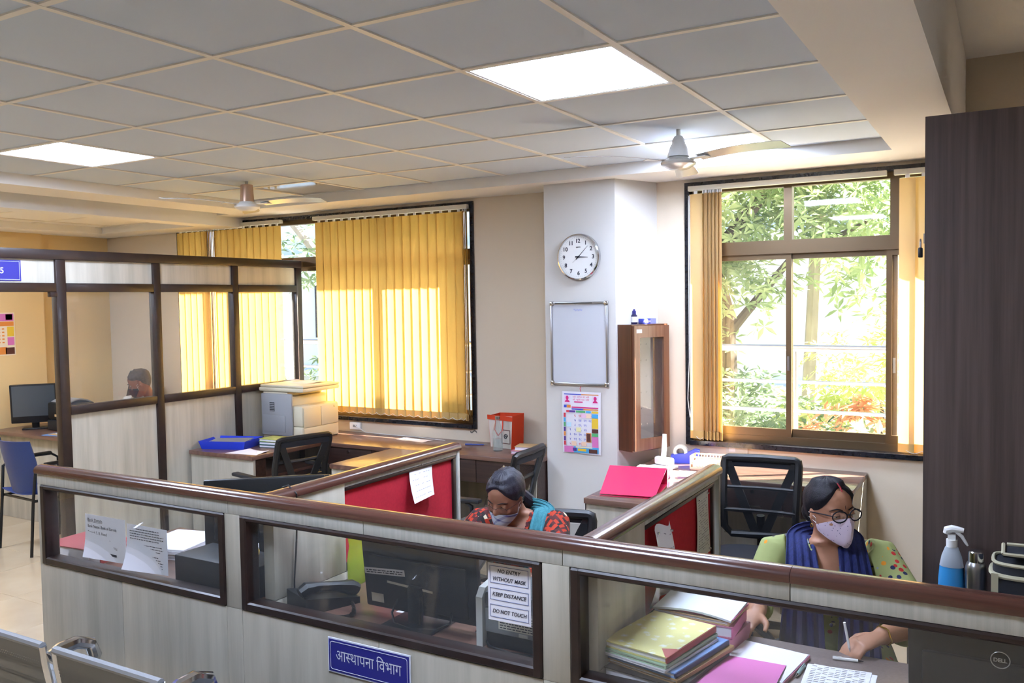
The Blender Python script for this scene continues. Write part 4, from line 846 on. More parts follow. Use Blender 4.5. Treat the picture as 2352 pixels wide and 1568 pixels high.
# --- notices on the glass
def notice(name, label, x0, x1, z0, z1, y, boxes, curl=0.0):
    t = thing(name, label, 'notice', ((x0+x1)/2, y, z0)); w_, h_ = x1-x0, z1-z0
    MB().sheet(lambda u, v: ((u-.5)*w_, -curl*(1-v)**3*(1-u)*.6, h_*v), 8, 8, .0005).obj('sheet', M_['paper'], t)
    return t, w_, h_
t, w_, h_ = notice('notice', 'white notice reading NO ENTRY WITHOUT MASK taped on the middle glass', 2.852, 2.990, .904, 1.068, .5965, None)
for (a, b), lines in (((.655, .955), ['NO ENTRY', 'WITHOUT MASK']), ((.36, .57), ['KEEP DISTANCE']), ((.06, .28), ['DO NOT TOUCH'])):
    z0, z1 = h_*a, h_*b; x0, x1 = -w_*.45, w_*.45; k = .0012
    MB().box(x0, x1, -.0011, -.0006, z0, z0+k).box(x0, x1, -.0011, -.0006, z1-k, z1).box(x0, x0+k, -.0011, -.0006, z0+k, z1-k).box(x1-k, x1, -.0011, -.0006, z0+k, z1-k).obj('border', mat('border_blue', '#5a6aa0', .7), t, smooth=False)
    tx = MB(); n = len(lines)
    for i, s in enumerate(lines):
        zc = (z0+z1)/2+(.0115 if n == 2 and i == 0 else -.0115 if n == 2 else 0); text_into(tx, s, frame_M((0, -.0012, zc-.0052), (1, 0, 0), (0, 0, 1)), .0155, shear=.22, bold=.015, width=min(.108, .0092*len(s)))
    tx.obj('lettering', M_['ink'], t, smooth=False)
t, w_, h_ = notice('notice', 'left of two printed sheets on the leftmost glass, giving bank details in large type', .995, 1.238, .832, 1.0, .606, None, .03)
tx = MB()
for i, (s, wd_) in enumerate((('Bank Details', .09), ('Bank Name: Bank of Baroda', .175), ('Branch S. B. Road', .115), ('A/c No: 00000000000', .14), ('IFSC Code: BARBOPOOSEN', .175), ('Email id: accounts', .175))):
    if i in (3, 5): continue
    text_into(tx, s, frame_M((-.105, -.0012-.0006*(i > 3), h_-.026-.0245*i), (1, 0, 0), (0, 0, 1)), .0165, 'l', width=wd_)
greek(tx, -.105, .03, h_-.026-.0245*3, .009, -.0012, rg, .3); greek(tx, -.105, .07, h_-.026-.0245*5, .009, -.004, rg, .3)
tx.obj('lettering', M_['ink'], t, smooth=False)
MB().box(-.105, -.015, -.0012, -.0008, h_-.0295, h_-.0285).obj('underline', M_['ink'], t, smooth=False)
t, w_, h_ = notice('notice', 'right of two printed sheets on the leftmost glass, closely typed with a curled corner', 1.247, 1.474, .822, .99, .606, None, .05)
g_ = MB(); rg2 = random.Random(4)
for k in range(15):
    if k in (5, 9): continue
    greek(g_, -.095 if k > 0 else -.06, rg2.uniform(.06, .1), h_-.016-.0095*k, .0028, -.0030 if k > 9 else -.0014, rg2)
g_.obj('print', M_['ink'], t, smooth=False, kind='stuff')
# --- department sign in Devanagari
sg = thing('sign', 'blue name plate with white Devanagari lettering on the counter front', 'sign', (2.43, .5745, .70)); blu = mat('sign_blue', '#2a2a86', .35); wht = mat('sign_white', '#dfe3ee', .5)
MB().rbox(-.162, .162, -.0035, 0, -.056, .056, .001, 1).obj('plate', wht, sg); MB().box(-.157, .157, -.0045, -.0036, -.051, .051).obj('face', blu, sg, smooth=False)
bo = MB(); P4 = [(-.150, -.044), (-.146, -.044)]
rr_ = []
for cx, cz, a0 in ((.142, .036, 0), (-.142, .036, 90), (-.142, -.036, 180), (.142, -.036, 270)):
    for k in range(5): a = R(a0+22.5*k); rr_.append((cx+.008*math.cos(a), -.005, cz+.008*math.sin(a)))
bo.tube(rr_, .0008, 4, closed=True).obj('border', wht, sg)
def devanagari(mb, units, size, M, gap=0.0):
    """units: list of (glyph, trim) drawn side by side; trim cuts the stem off for a half form"""
    x = 0; out = []
    for g, adv, x0c, x1c, dx in units:
        if (g, .018) not in GC: GC[(g, .018)] = glyph_mesh(g, 1.0, .0)
        vs, fs = GC[(g, .018)]
        if x1c is not None:
            b = bmesh.new(); bv = [b.verts.new(v) for v in vs]
            for f in fs:
                try: b.faces.new([bv[i] for i in f])
                except ValueError: pass
            bmesh.ops.bisect_plane(b, geom=b.verts[:]+b.edges[:]+b.faces[:], plane_co=(x1c, 0, 0), plane_no=(1, 0, 0), clear_outer=True)
            b.verts.ensure_lookup_table()
            for i, v in enumerate(b.verts): v.index = i
            vs = [v.co.copy() for v in b.verts]; fs = [tuple(v.index for v in f.verts) for f in b.faces]; b.free()
        out.append((x+dx, vs, fs)); x += adv
    tot = x
    for ox, vs, fs in out: mb.add([M @ Vector(((v.x+ox-tot/2)*size, v.y*size*1.25, 0)) for v in vs], fs)
tx = MB()
devanagari(tx, [('आ', 1.03, 0, None, 0), ('स', .47, 0, .50, 0), ('थ', .65, 0, None, -.02), ('ा', .27, 0, None, 0), ('प', .58, 0, None, 0), ('न', .57, 0, None, 0), ('ा', .27, 0, None, 0), (' ', .26, 0, None, 0), ('ि', .27, 0, None, 0), ('व', .57, 0, None, 0), ('भ', .71, 0, None, 0), ('ा', .27, 0, None, 0), ('ग', .58, 0, None, 0)], .0395, frame_M((0, -.0052, -.013), (1, 0, 0), (0, 0, 1)))
tx.obj('lettering', wht, sg, smooth=False)
s2 = thing('sign', 'blue room number plate on the cabin partition, far left', 'sign', (-1.0975, 1.42, 2.035))
MB().box(0, .004, -.205, .205, -.062, .062).obj('plate', blu, s2)
tx = MB(); text_into(tx, '5', frame_M((.0045, .10, -.018), (0, 1, 0), (0, 0, 1)), .05, 'r', bold=.01); tx.obj('lettering', wht, s2, smooth=False)
bo = MB(); k = .0015
bo.box(.004, .0046, -.197, .197, -.055, -.0535).box(.004, .0046, -.197, .197, .0535, .055).box(.004, .0046, -.197, -.1955, -.0535, .0535).box(.004, .0046, .1955, .197, -.0535, .0535).obj('border', wht, s2, smooth=False)
# --- papers pinned to the red boards
def pinned(label, x, y0, y1, z0, z1, fn=None, dashes=8, nm='pinned_paper', pins=()):
    t = thing(nm, label, 'paper', (x, (y0+y1)/2, z0)); w_, h_ = y1-y0, z1-z0
    f = fn or (lambda u, v: (.003+.004*math.sin(3*v+2*u), (u-.5)*w_, h_*v)); MB().sheet(f, 8, 10, .0006).obj('sheet', M_['paper'], t)
    g = MB(); rg = random.Random(int(y0*1000))
    for k in range(dashes):
        v = .12+.76*k/max(1, dashes-1)
        for s in range(8):
            if rg.random() < .75: P_ = [Vector(f(.1+.1*s+a, v+b)) for a, b in ((0, 0), (.07, 0), (.07, .012), (0, .012))]; g.add([q+Vector((.0012, 0, 0)) for q in P_], [(0, 1, 2, 3)])
    g.obj('print', mat('pale_ink', '#9a95a6', .8), t, smooth=False, kind='stuff')
    for (u, v) in pins: p = Vector(f(u, v)); MB().cyl(p, p+Vector((.008, 0, 0)), .004, n=8).obj('pin', M_['chrome'], t)
    return t
xb = 1.955+.017
pinned('white sheet curling off the red board of the first divider', xb, 1.37, 1.55, .985, 1.125, lambda u, v: (.002+.05*(1-v)**1.5*(1.2-u*.6), (u-.5)*.16+.03*(v)-.02*(1-v)*(1-u), .14*v), 6, pins=((.5, .97),))
xb = 3.15+.017
pinned('long printed list pinned at the far end of the second red board', xb, 1.49, 1.64, .87, 1.10, None, 20, pins=((.1, .93), (.9, .95), (.9, .06), (.1, .05)))
pinned('bunch of crumpled sheets hanging at the near end of the second red board', xb+.012, 1.0, 1.16, .86, 1.10, lambda u, v: (.004+.02*math.sin(2.5*v)+.012*math.sin(7*u+3*v)*(1-v*.4), (u-.5)*(.14+.03*(1-v)), .24*v+.01*math.sin(6*u)*v), 5, pins=((.2, .9), (.85, .92)))
# --- right bay desk: heap of files
def book(label, c, z, sx, sy, h, rz, cover, pages=None, nm='file', cat='file', spine=None, curl=0, extra=None):
    t = thing(nm, label, cat, (*c, z), R(rz)); pg_ = pages or M_['paper']
    MB().box(-sx/2, sx/2, -sy/2, sy/2, h-.003, h).obj('front_cover', cover, t); MB().box(-sx/2, sx/2, -sy/2, sy/2, 0, .003).obj('back_cover', cover, t)
    MB().box(-sx/2+.004, sx/2-.004, -sy/2+.004, sy/2-.004, .0035, h-.0035).obj('pages', pg_, t); MB().rbox(sx/2-.004, sx/2+.002, -sy/2, sy/2, 0, h, .002).obj('spine', spine or cover, t)
    return t
def pattern_mat():
    M, t, b, o = new_mat('marbled_cover'); tc = t.nodes.new('ShaderNodeTexCoord'); vo = t.nodes.new('ShaderNodeTexVoronoi'); vo.inputs['Scale'].default_value = 30
    no = t.nodes.new('ShaderNodeTexNoise'); no.inputs['Scale'].default_value = 160; ad = t.nodes.new('ShaderNodeMath'); ad.operation = 'MULTIPLY_ADD'; ad.inputs[1].default_value = .5
    rp = t.nodes.new('ShaderNodeValToRGB'); rp.color_ramp.elements[0].position = .28; rp.color_ramp.elements[1].position = .62; rp.color_ramp.elements[0].color = (*lin('#dfe2d8'), 1); rp.color_ramp.elements[1].color = (*lin('#d6cd82'), 1)
    t.links.new(tc.outputs['Object'], vo.inputs[0]); t.links.new(tc.outputs['Object'], no.inputs[0]); t.links.new(no.outputs[0], ad.inputs[0]); t.links.new(vo.outputs['Distance'], ad.inputs[2]); t.links.new(ad.outputs[0], rp.inputs[0]); t.links.new(rp.outputs[0], b.inputs['Base Color']); b.inputs['Roughness'].default_value = .6; return M
cm = {k: mat('cover_'+k, c, .55) for k, c in dict(blue='#6f93c8', navy='#2c3a6a', teal='#a9c2bc', tan='#b08a5a', red='#a8382c', pink='#d06a96', mint='#a8c4a4', black='#1c1a1c', rose='#c87a94', buff='#c9a878', white='#d8dcdc').items()}
bk_ = book('black box file at the bottom of the heap behind the right glass', (3.31, .80), DZ, .23, .30, .03, -8, cm['black'])
book('tan folder near the bottom of the heap of files', (3.315, .82), DZ+.0305, .22, .30, .012, -13, cm['tan'])
book('blue folder under the patterned register in the heap', (3.30, .82), DZ+.043, .23, .29, .014, -12, cm['blue'], spine=cm['navy'])
book('white printed sheaf sticking out of the heap of files', (3.285, .80), DZ+.0575, .21, .28, .008, -12, M_['paper'])
book('mint green folder directly under the patterned register', (3.285, .805), DZ+.066, .205, .285, .01, -11, cm['mint'])
pbk = book('register with yellow-white patterned cover and torn red spine on top of the heap', (3.285, .81), DZ+.0765, .20, .28, .018, -10, pattern_mat(), spine=cm['red'])
MB().add([(.096, -.14, .0183), (.06, -.095, .0183), (.092, -.075, .0183), (.100, -.075, .0183), (.100, -.14, .0183)], [(0, 4, 3, 2, 1)]).obj('torn_patch', cm['red'], pbk, smooth=False)
book('rose-edged register low in the far pile of files', (3.325, 1.06), DZ, .24, .17, .045, -4, cm['rose'])
book('second rose-edged register in the far pile of files', (3.32, 1.055), DZ+.0455, .24, .17, .035, 2, cm['rose'], spine=cm['pink'])
book('yellow-edged file under the white pages of the far pile', (3.318, 1.06), DZ+.081, .235, .16, .014, -3, cm['buff'])
opn = thing('open_register', 'white open pages with pink edge on top of the far pile of files', 'file', (3.322, 1.06, DZ+.0955), R(-2))
MB().sheet(lambda u, v: (-.12+.24*u, -.085+.16*v, .012+.012*math.sin(math.pi*u)*(1-v)-.008*(1-v)), 8, 4, .006).obj('pages', cm['white'], opn); MB().box(-.122, .122, -.07, .082, 0, .004).obj('cover', cm['pink'], opn)
paper('crumpled white papers between the heap of files and the pink folder', [(3.41, .86), (3.435, .87), (3.432, 1.06), (3.415, 1.07)], DZ, 'crumpled_paper', curl=.012, lines=6, lmat='ink')
wbk = book('white ruled register under the pink folder', (3.535, .95), DZ, .19, .22, .012, -7, M_['paper'], spine=cm['rose'], nm='register', cat='file')
pk_ = thing('folder', 'bright pink paper folder lying on the white register', 'folder', (3.505, .83, DZ+.013), R(2))
MB().sheet(lambda u, v: (-.10+.20*u, -.13+.235*v, .002+.004*math.sin(math.pi*v)), 4, 6, .001).obj('cover', mat('folder_pink', '#d870b0', .7, bump=.2, bscale=500), pk_); MB().box(-.098, .098, -.128, .10, -.0005, .0008).obj('inner_sheet', M_['paper'], pk_)
paper('printed form on the desk before the woman in green, upper sheet', [(3.655, .84), (3.815, .86), (3.81, 1.03), (3.645, 1.01)], DZ+.0012, lines=14, lmat='ink'); paper('printed form under the upper sheet before the woman in green', [(3.665, .85), (3.83, .855), (3.825, 1.02), (3.66, 1.02)], DZ)
pen('slim grey-green pen beside the white register', (3.64, .985), (3.635, .90), DZ, pg, .005)
pen('white pen resting near the printed forms', (3.70, 1.075), (3.78, 1.09), DZ, M_['white'])
# --- monitor with round mark, right bay
dm_, hb_, T = monitor('black monitor with a round white maker mark, bottom right corner', (4.115, .79, DZ), R(0), .385, .245, -.0, 4, base=(.2, .16))
ring = MB(); c0 = Vector((0, -.0285, .205)); ring.tube([T @ (c0+Vector((.019*math.cos(a*math.pi/16), 0, .019*math.sin(a*math.pi/16)))) for a in range(32)], .0011, 6, closed=True).obj('logo_ring', M_['steel'], dm_)
tx = MB(); text_into(tx, 'DELL', T @ frame_M((0, -.0288, .2005), (1, 0, 0), (0, 0, 1)), .0125, bold=.03, width=.027); tx.obj('logo_lettering', M_['steel'], dm_, smooth=False)
# --- on the credenza
sp = thing('spray_bottle', 'spray bottle half full of blue liquid with a white trigger', 'bottle', (3.962, 1.80, .75)); cl_ = translucent('cloudy_plastic', '#d5dde4', '#e0e8ee', .5, alpha=.8); bq = mat('blue_liquid', '#3f97d6', .2)
bp_ = [(.0, 0), (.036, 0), (.040, .008), (.0415, .04), (.041, .085), (.037, .13)]; MB().lathe(bp_, n=24, sy=.7).obj('liquid', bq, sp); MB().lathe([(.0373, .130), (.031, .165), (.020, .195), (.015, .2)], n=24, sy=.75).obj('bottle', cl_, sp)
MB().cyl((0, 0, .196), (0, 0, .222), .0175, n=18).obj('collar', M_['white'], sp); MB().loft([[Vector((x, y, z)) for x, y in ((-.012, -.012), (.012, -.012), (.012, .012), (-.012, .012))] for z in (.222, .238)]).obj('neck', M_['white'], sp)
MB().tube([(-.018, 0, .240), (-.014, 0, .252), (.0, 0, .258), (.022, 0, .257), (.036, 0, .255)], [.010, .014, .013, .010, .008], 10).obj('spray_head', M_['white'], sp); MB().tube([(.012, 0, .25), (.03, 0, .235), (.042, 0, .215), (.048, 0, .205)], [.006, .006, .005, .003], 8).obj('trigger', M_['white'], sp)
sb_ = thing('steel_bottle', 'brushed steel water bottle beside the spray bottle', 'bottle', (4.036, 1.775, .75)); MB().lathe([(.0, 0), (.031, 0), (.033, .004), (.033, .140), (.029, .155), (.024, .163)], n=28).obj('body', M_['steel'], sb_); MB().lathe([(.0245, .162), (.0245, .195), (.022, .198), (0, .198)], n=24).obj('cap', M_['chrome'], sb_)
bg_ = thing('bag', 'black bag with beige piping and open zipped top, right edge', 'bag', (4.225, 1.72, .75)); beige = mat('beige_piping', '#b9b296', .8); bfab = mat('bag_black', '#23252c', .8, bump=.2, bscale=400)
MB().loft([superell(0, 0, 0, .13, .075, 4), superell(0, 0, .01, .14, .08, 4), superell(0, 0, .15, .142, .082, 4), superell(0, 0, .195, .138, .08, 4)]).obj('body', bfab, bg_)
MB().tube([p+Vector((0, 0, 0)) for p in superell(0, 0, .16, .144, .084, 4, 36)], .008, 6, closed=True).obj('piping', beige, bg_); MB().tube(superell(0, 0, .198, .138, .08, 4, 36), .006, 6, closed=True).obj('rim', beige, bg_)
MB().sheet(lambda u, v: (-.11+.24*u, -.06+.13*v, .198+.045*math.sin(math.pi*(.2+.8*v))+.02*u*v), 6, 6, .008).obj('lid', bfab, bg_)
for a, b in (((-.11, -.06), (.13, -.06)), ((-.11, .07), (.13, .07)), ((-.11, -.06), (-.11, .07)), ((-.1, .0), (.13, -.02))): MB().tube([(a[0]+(b[0]-a[0])*k/5, a[1]+(b[1]-a[1])*k/5, .202+.045*math.sin(math.pi*(.2+.8*((a[1]+(b[1]-a[1])*k/5)+.06)/.13))+.02*((a[0]+(b[0]-a[0])*k/5)+.11)/.24*((a[1]+(b[1]-a[1])*k/5)+.06)/.13) for k in range(6)], .006, 6).obj('piping', beige, bg_)
MB().sheet(lambda u, v: (-.143+.02*u, -.084-.001, .01+.16*v), 2, 3, .004).obj('strap', beige, bg_); MB().rbox(.0, .012, -.094, -.086, .12, .15, .002).obj('zip_pull', M_['chrome'], bg_)
# --- photocopier
pcx = thing('photocopier', 'cream and grey photocopier on the wall desk by the cabin', 'photocopier', (-.80, 3.66, .75)); gp = mat('copier_grey', '#9a9b9d', .5); crm = mat('copier_cream', '#d9cfb4', .5)
MB().rbox(-.20, .22, -.20, .21, 0, .105, .008).obj('paper_tray', crm, pcx); MB().rbox(-.20, .10, -.20, .21, .106, .335, .012).obj('body', crm, pcx); MB().rbox(.101, .22, -.20, .21, .106, .265, .012).obj('front_body', crm, pcx)
MB().rbox(.222, .228, -.19, .0, .10, .25, .002).obj('door', crm, pcx); MB().rbox(.222, .228, .004, .20, .10, .25, .002).obj('door', crm, pcx); MB().rbox(.222, .226, -.19, .20, .005, .095, .002).obj('tray_front', crm, pcx)
MB().prism([(-.205, .335), (-.205, .30), (.02, .30), (.04, .335)], -.19, .2, 'xz').obj('scanner_neck', gp, pcx) if False else MB().rbox(-.205, .06, -.19, .2, .336, .372, .008).obj('scanner_neck', crm, pcx)
MB().rbox(-.235, .235, -.205, .215, .373, .405, .010).obj('scanner_bed', crm, pcx); MB().rbox(-.225, .235, -.20, .215, .406, .425, .008).obj('lid', crm, pcx)
MB().rbox(-.195, .13, -.222, -.201, .03, .36, .012).obj('side_cover', gp, pcx); MB().rbox(-.175, .06, -.226, -.2225, .06, .19, .003).obj('bypass_tray', gp, pcx); MB().box(-.10, -.05, -.2235, -.222, .22, .29).obj('vent', M_['blackm'], pcx); MB().cyl((.229, .15, .235), (.233, .15, .235), .007, n=10).obj('badge', M_['chrome'], pcx)
for k in range(5): MB().box(-.10, -.05, -.2265, -.2236, .224+.013*k, .230+.013*k).obj('vent_slat', gp, pcx)
paper('white sheet left on top of the photocopier', [(-.86, 3.63), (-.66, 3.60), (-.63, 3.78), (-.83, 3.82)], .75+.4255, curl=.01)
# --- tray, books and paper on the side desk
tr_ = thing('letter_tray', 'bright blue plastic tray full of papers on the side desk', 'tray', (-.90, 3.04, .75), R(18)); bt = mat('tray_blue', '#2a44d0', .35)
for a, b in (((-.17, -.12), (.17, -.12)), ((.17, -.12), (.17, .12)), ((.17, .12), (-.17, .12)), ((-.17, .12), (-.17, -.12))):
    p, q = Vector((*a, 0)), Vector((*b, 0)); o_ = Vector((p.x+q.x, p.y+q.y, 0)).normalized()*.018; MB().add([p, q, q+Vector((q.x*.1, q.y*.12, .06)), p+Vector((p.x*.1, p.y*.12, .06)), p*.985, q*.985, q*.985+Vector((q.x*.1, q.y*.12, .06)), p*.985+Vector((p.x*.1, p.y*.12, .06))], [(0, 1, 2, 3), (7, 6, 5, 4), (3, 2, 6, 7), (0, 3, 7, 4), (1, 5, 6, 2), (0, 4, 5, 1)]).obj('side', bt, tr_, smooth=False)
MB().box(-.168, .168, -.118, .118, 0, .004).obj('bottom', bt, tr_)
for k, (c, a) in enumerate((('paper', 3), ('offwhite', -6), ('grey', 5), ('paper', -3), ('grey', 9))): one(MB().box(-.14, .14, -.09, .09, 0, .004), 'paper_sheet', M_[c], ['lowest sheet of paper lying in the blue tray', 'second sheet from the bottom in the blue tray', 'grey leaflet in the middle of the blue tray', 'white leaflet near the top in the blue tray', 'grey leaflet on top in the blue tray'][k], 'paper', (-.90, 3.04, .7545+.011*k), rz=R(18+a))
for k, (c, h, lb) in enumerate((('#2c4a48', .02, 'dark green book at the bottom of the stack beside the blue tray'), ('#35605a', .022, 'teal book in the middle of the stack beside the blue tray'), ('#8a9a3a', .02, 'green and cream patterned book on top of the stack beside the blue tray'))):
    book(lb, (-.60, 3.20), .75+(0, .0205, .043)[k], .20, .15, h, 12-5*k, mat('bk'+str(k), c, .5, c2='#c8c47a' if k == 2 else None, scale=(14, 40, 1)), nm='book', cat='book')
paper('white sheet at the front edge of the side desk', [(-.72, 2.82), (-.45, 2.86), (-.47, 3.00), (-.66, 3.00)], .75, curl=.01)
# --- on the wall desk
paper('white paper lying flat on the wall desk under the blind', [(.03, 3.83), (.30, 3.80), (.33, 3.90), (.06, 3.93)], .75, curl=.006)
pen('blue and white pen on the wall desk left of the red bag', (.66, 3.84), (.82, 3.90), .75, pb)
rb = thing('paper_bag', 'orange-red carry bag with a printed white front on the wall desk', 'bag', (.985, 3.885, .75), R(-12)); rdm = mat('bag_red', '#d8401c', .55)
def bagside(pts, nm, m): MB().sheet(lambda u, v: tuple((Vector(pts[0])*(1-u)+Vector(pts[1])*u)*(1-v)+(Vector(pts[3])*(1-u)+Vector(pts[2])*u)*v), 4, 4, .0015).obj(nm, m, rb)
bagside([(-.11, -.05, 0), (.09, -.05, 0), (.11, -.055, .235), (-.13, -.05, .225)], 'front_side', mat('bag_white', '#d9cfc4', .6)); bagside([(.11, .06, 0), (-.10, .06, 0), (-.12, .065, .235), (.12, .06, .25)], 'rear_side', rdm); bagside([(.09, -.05, 0), (.11, .06, 0), (.12, .06, .25), (.11, -.055, .235)], 'gusset', rdm); bagside([(-.10, .06, 0), (-.11, -.05, 0), (-.13, -.05, .225), (-.12, .065, .235)], 'gusset', rdm)
MB().box(-.11, .10, -.05, .06, .0, .002).obj('bottom', rdm, rb); MB().box(-.132, .112, -.058, -.052, .20, .232).obj('front_band', rdm, rb); MB().tube([(-.05, -.057, .2), (-.055, -.062, .13), (-.02, -.066, .09), (.02, -.062, .13), (.02, -.057, .2)], .004, 6).obj('handle', rdm, rb)
fr_ = MB(); 
for x0, x1, z0, z1 in ((-.0, .085, .035, .04), (-.0, .085, .13, .135), (-.0, .005, .04, .13), (.08, .085, .04, .13)): fr_.box(x0, x1, -.0535, -.0515, z0, z1)
fr_.obj('printed_frame', mat('print_brown', '#6a4038', .7), rb, smooth=False); MB().tube([(.042+.02*math.cos(k*.8)*(1-k/14), -.0536, .085+.022*math.sin(k*.8)*(1-k/14)) for k in range(12)], .003, 5).obj('printed_mark', M_['ink'], rb)
gl_ = thing('glass_bottle', 'clear glass water bottle standing before the red bag', 'bottle', (1.0, 3.74, .75)); MB().lathe([(.0, 0), (.034, 0), (.036, .006), (.036, .13), (.030, .16), (.017, .20), (.016, .225)], n=24).obj('body', glass('bottle_glass', (.93, .97, .95), 2.5, .10), gl_); MB().lathe([(.0175, .222), (.0175, .242), (0, .243)], n=18).obj('cap', M_['steel'], gl_); MB().lathe([(0, .004), (.033, .006), (.033, .085), (0, .086)], n=20).obj('water', glass('water', (.9, .94, .93), 1.5, .06), gl_)
book('pink book at the bottom of the pair beside the red bag', (1.235, 3.74), .75, .19, .14, .022, 8, cm['rose'], nm='book', cat='book'); book('buff yellow book on top of the pink book beside the red bag', (1.25, 3.76), .7725, .19, .14, .028, 14, cm['buff'], nm='book', cat='book')
cw = one(MB().tube([(-.55, 4.005, .83), (-.50, 3.99, .80), (-.40, 3.985, .757), (-.1, 3.98, .753), (.1, 3.985, .753), (.3, 3.95, .753), (.42, 3.93, .753)], .003, 6), 'cable', M_['white'], 'thin white cable running along the wall desk from the socket', 'cable', (0, 0, 0))
ss = thing('wall_socket', 'small white socket box low on the wall beside the photocopier', 'socket', (-.52, 4.019, .80)); MB().rbox(-.055, .055, -.022, 0, -.03, .03, .004).obj('box', M_['white'], ss); MB().box(-.02, .02, -.0225, -.022, -.01, .01).obj('outlet', M_['grey'], ss)
# --- on the sunlit desk
fo = thing('folder', 'hot pink plastic folder on the side cabinet by the pillar', 'folder', (2.335, 2.985, .75), R(10)); hp = mat('folder_hot_pink', '#e02a5c', .3)
MB().sheet(lambda u, v: (-.15+.30*u-.03*v*(1-u), -.20+.36*v, .012+.085*v), 6, 6, .002).obj('upper_flap', hp, fo); MB().box(-.15, .15, -.20, .17, 0, .003).obj('lower_flap', hp, fo); MB().sheet(lambda u, v: (-.15+.30*u, .165+.01*v, .003+.09*v), 4, 2, .002).obj('spine', hp, fo)
bx = thing('small_box', 'pink and white carton on the sunlit desk behind the folder', 'box', (2.30, 3.36, .75), R(6)); MB().rbox(-.10, .10, -.07, .07, 0, .05, .003).obj('carton', mat('carton_pink', '#d88ac8', .5), bx); MB().box(-.10, .10, -.07, .07, .0505, .053).obj('top_sheet', M_['paper'], bx)
pu = thing('punch', 'large white two-hole punch with its lever raised', 'punch', (2.27, 3.62, .75), R(-20)); MB().rbox(-.07, .07, -.06, .06, 0, .02, .006).obj('base', M_['white'], pu); MB().rbox(-.065, .065, -.015, .03, .021, .07, .012).obj('head', M_['white'], pu); MB().tube([(-.01, .01, .06), (-.01, .02, .12), (-.015, .03, .21)], [.016, .017, .013], 8).obj('lever', M_['white'], pu)
td = thing('tape_dispenser', 'blue tape dispenser with a roll of tape on the sunlit desk', 'dispenser', (2.33, 3.86, .75), R(10)); MB().prism([(-.09, 0), (.09, 0), (.09, .085), (.06, .09), (0, .06), (-.09, .05)], -.025, .025, 'xz').obj('body', mat('dispenser_blue', '#3c50d8', .35), td); MB().lathe([(.025, -.018), (.045, -.018), (.045, .018), (.025, .018), (.025, -.018)], (-.03, 0, .07), 24, Matrix.Rotation(R(90), 4, 'X')).obj('tape_roll', M_['offwhite'], td)
bs = thing('basket', 'beige slotted plastic basket on the sunlit desk', 'basket', (2.53, 3.72, .75), R(4)); bem = mat('basket_beige', '#c8ac90', .5)
MB().box(-.10, .10, -.065, .065, 0, .003).obj('bottom', bem, bs)
for y in (-.065, .065): 
    m = MB().box(-.105, .105, y-.002, y+.002, .003, .018).box(-.105, .105, y-.002, y+.002, .075, .085)
    for k in range(12): m.box(-.105+.0185*k, -.099+.0185*k, y-.002, y+.002, .018, .075)
    for z in (.035, .052): m.box(-.105, .105, y-.0015, y+.0015, z, z+.004)
    m.obj('slotted_side', bem, bs, smooth=False)
for x in (-.105, .105): MB().box(x-.002, x+.002, -.063, .063, .003, .085).obj('end_side', bem, bs, smooth=False)
MB().box(-.09, .09, -.055, .055, .004, .05).obj('contents', M_['paper'], bs)
paper('blue-white papers spread on the sunlit desk', [(2.36, 3.42), (2.62, 3.46), (2.60, 3.62), (2.38, 3.60)], .75)
so_ = thing('wall_socket', 'white double socket plate on the wall behind the mesh chair', 'socket', (2.62, 4.019, .83)); MB().rbox(-.07, .07, -.008, 0, -.035, .035, .003).obj('plate', M_['offwhite'], so_); MB().box(-.05, -.01, -.010, -.008, -.015, .015).obj('switch', M_['white'], so_)
# --- cabin furniture
cd = desk_top('desk', 'brown cabin desk with a pale front panel', -3.56, -1.75, 2.74, 3.25, .75)
box('front_panel', L, cd, -3.5, -1.8, 2.80, 2.82, .0, .719); box('side_panel', L, cd, -1.80, -1.78, 2.83, 3.2, 0, .719); box('side_panel', L, cd, -3.53, -3.51, 2.80, 3.2, 0, .719)
cmn = thing('monitor', 'black all-in-one screen turned sideways on the cabin desk', 'monitor', (-3.27, 2.98, .75), R(-128)); MB().rbox(-.18, .18, -.015, .02, .06, .40, .006).xf(Matrix.Rotation(R(-8), 4, 'X')).obj('housing', M_['black'], cmn); MB().box(-.165, .165, .0205, .0215, .12, .39).xf(Matrix.Rotation(R(-8), 4, 'X')).obj('screen', mat('grey_screen', '#4c5256', .2), cmn); MB().rbox(-.03, .03, -.05, -.017, .0, .2, .006).obj('neck', M_['black'], cmn); MB().rbox(-.1, .1, -.10, .05, 0, .012, .004).obj('foot', M_['black'], cmn)
cpr = thing('printer', 'black printer behind the post on the cabin desk', 'printer', (-2.93, 3.10, .75), R(-4)); MB().rbox(-.17, .17, -.12, .12, .09, .24, .02).obj('body', M_['black'], cpr); MB().rbox(-.16, .16, -.13, .13, 0, .089, .01).obj('base', M_['blackm'], cpr); MB().sheet(lambda u, v: (-.14+.28*u, -.10+.20*v, .245+.03*math.sin(math.pi*v)), 4, 6, .01).obj('top_cover', M_['grey'], cpr); MB().box(-.05, .05, -.122, -.12, .12, .14).obj('label', cm['buff'], cpr)
for k, (lb, c) in enumerate((('blue-edged magazine at the front of the cabin desk', 'blue'), ('yellow marked leaflet on the cabin desk magazine', 'buff'), ('white printed sheet on the cabin desk', 'white'))): one(MB().box(-.12, .12, -.08, .08, 0, .004), 'magazine', cm[c], lb, 'magazine', (-2.72+.05*k, 2.86+.02*k, .75+.0045*k), rz=R(10-8*k))
cal2 = thing('wall_calendar', 'orange and pink calendar on the cabin side wall, far left', 'calendar', (XL+.0715, 2.88, 1.58)); MB().box(0, .002, -.14, .14, -.19, .19).obj('sheet', mat('cal_paper', '#eadcc0', .7), cal2)
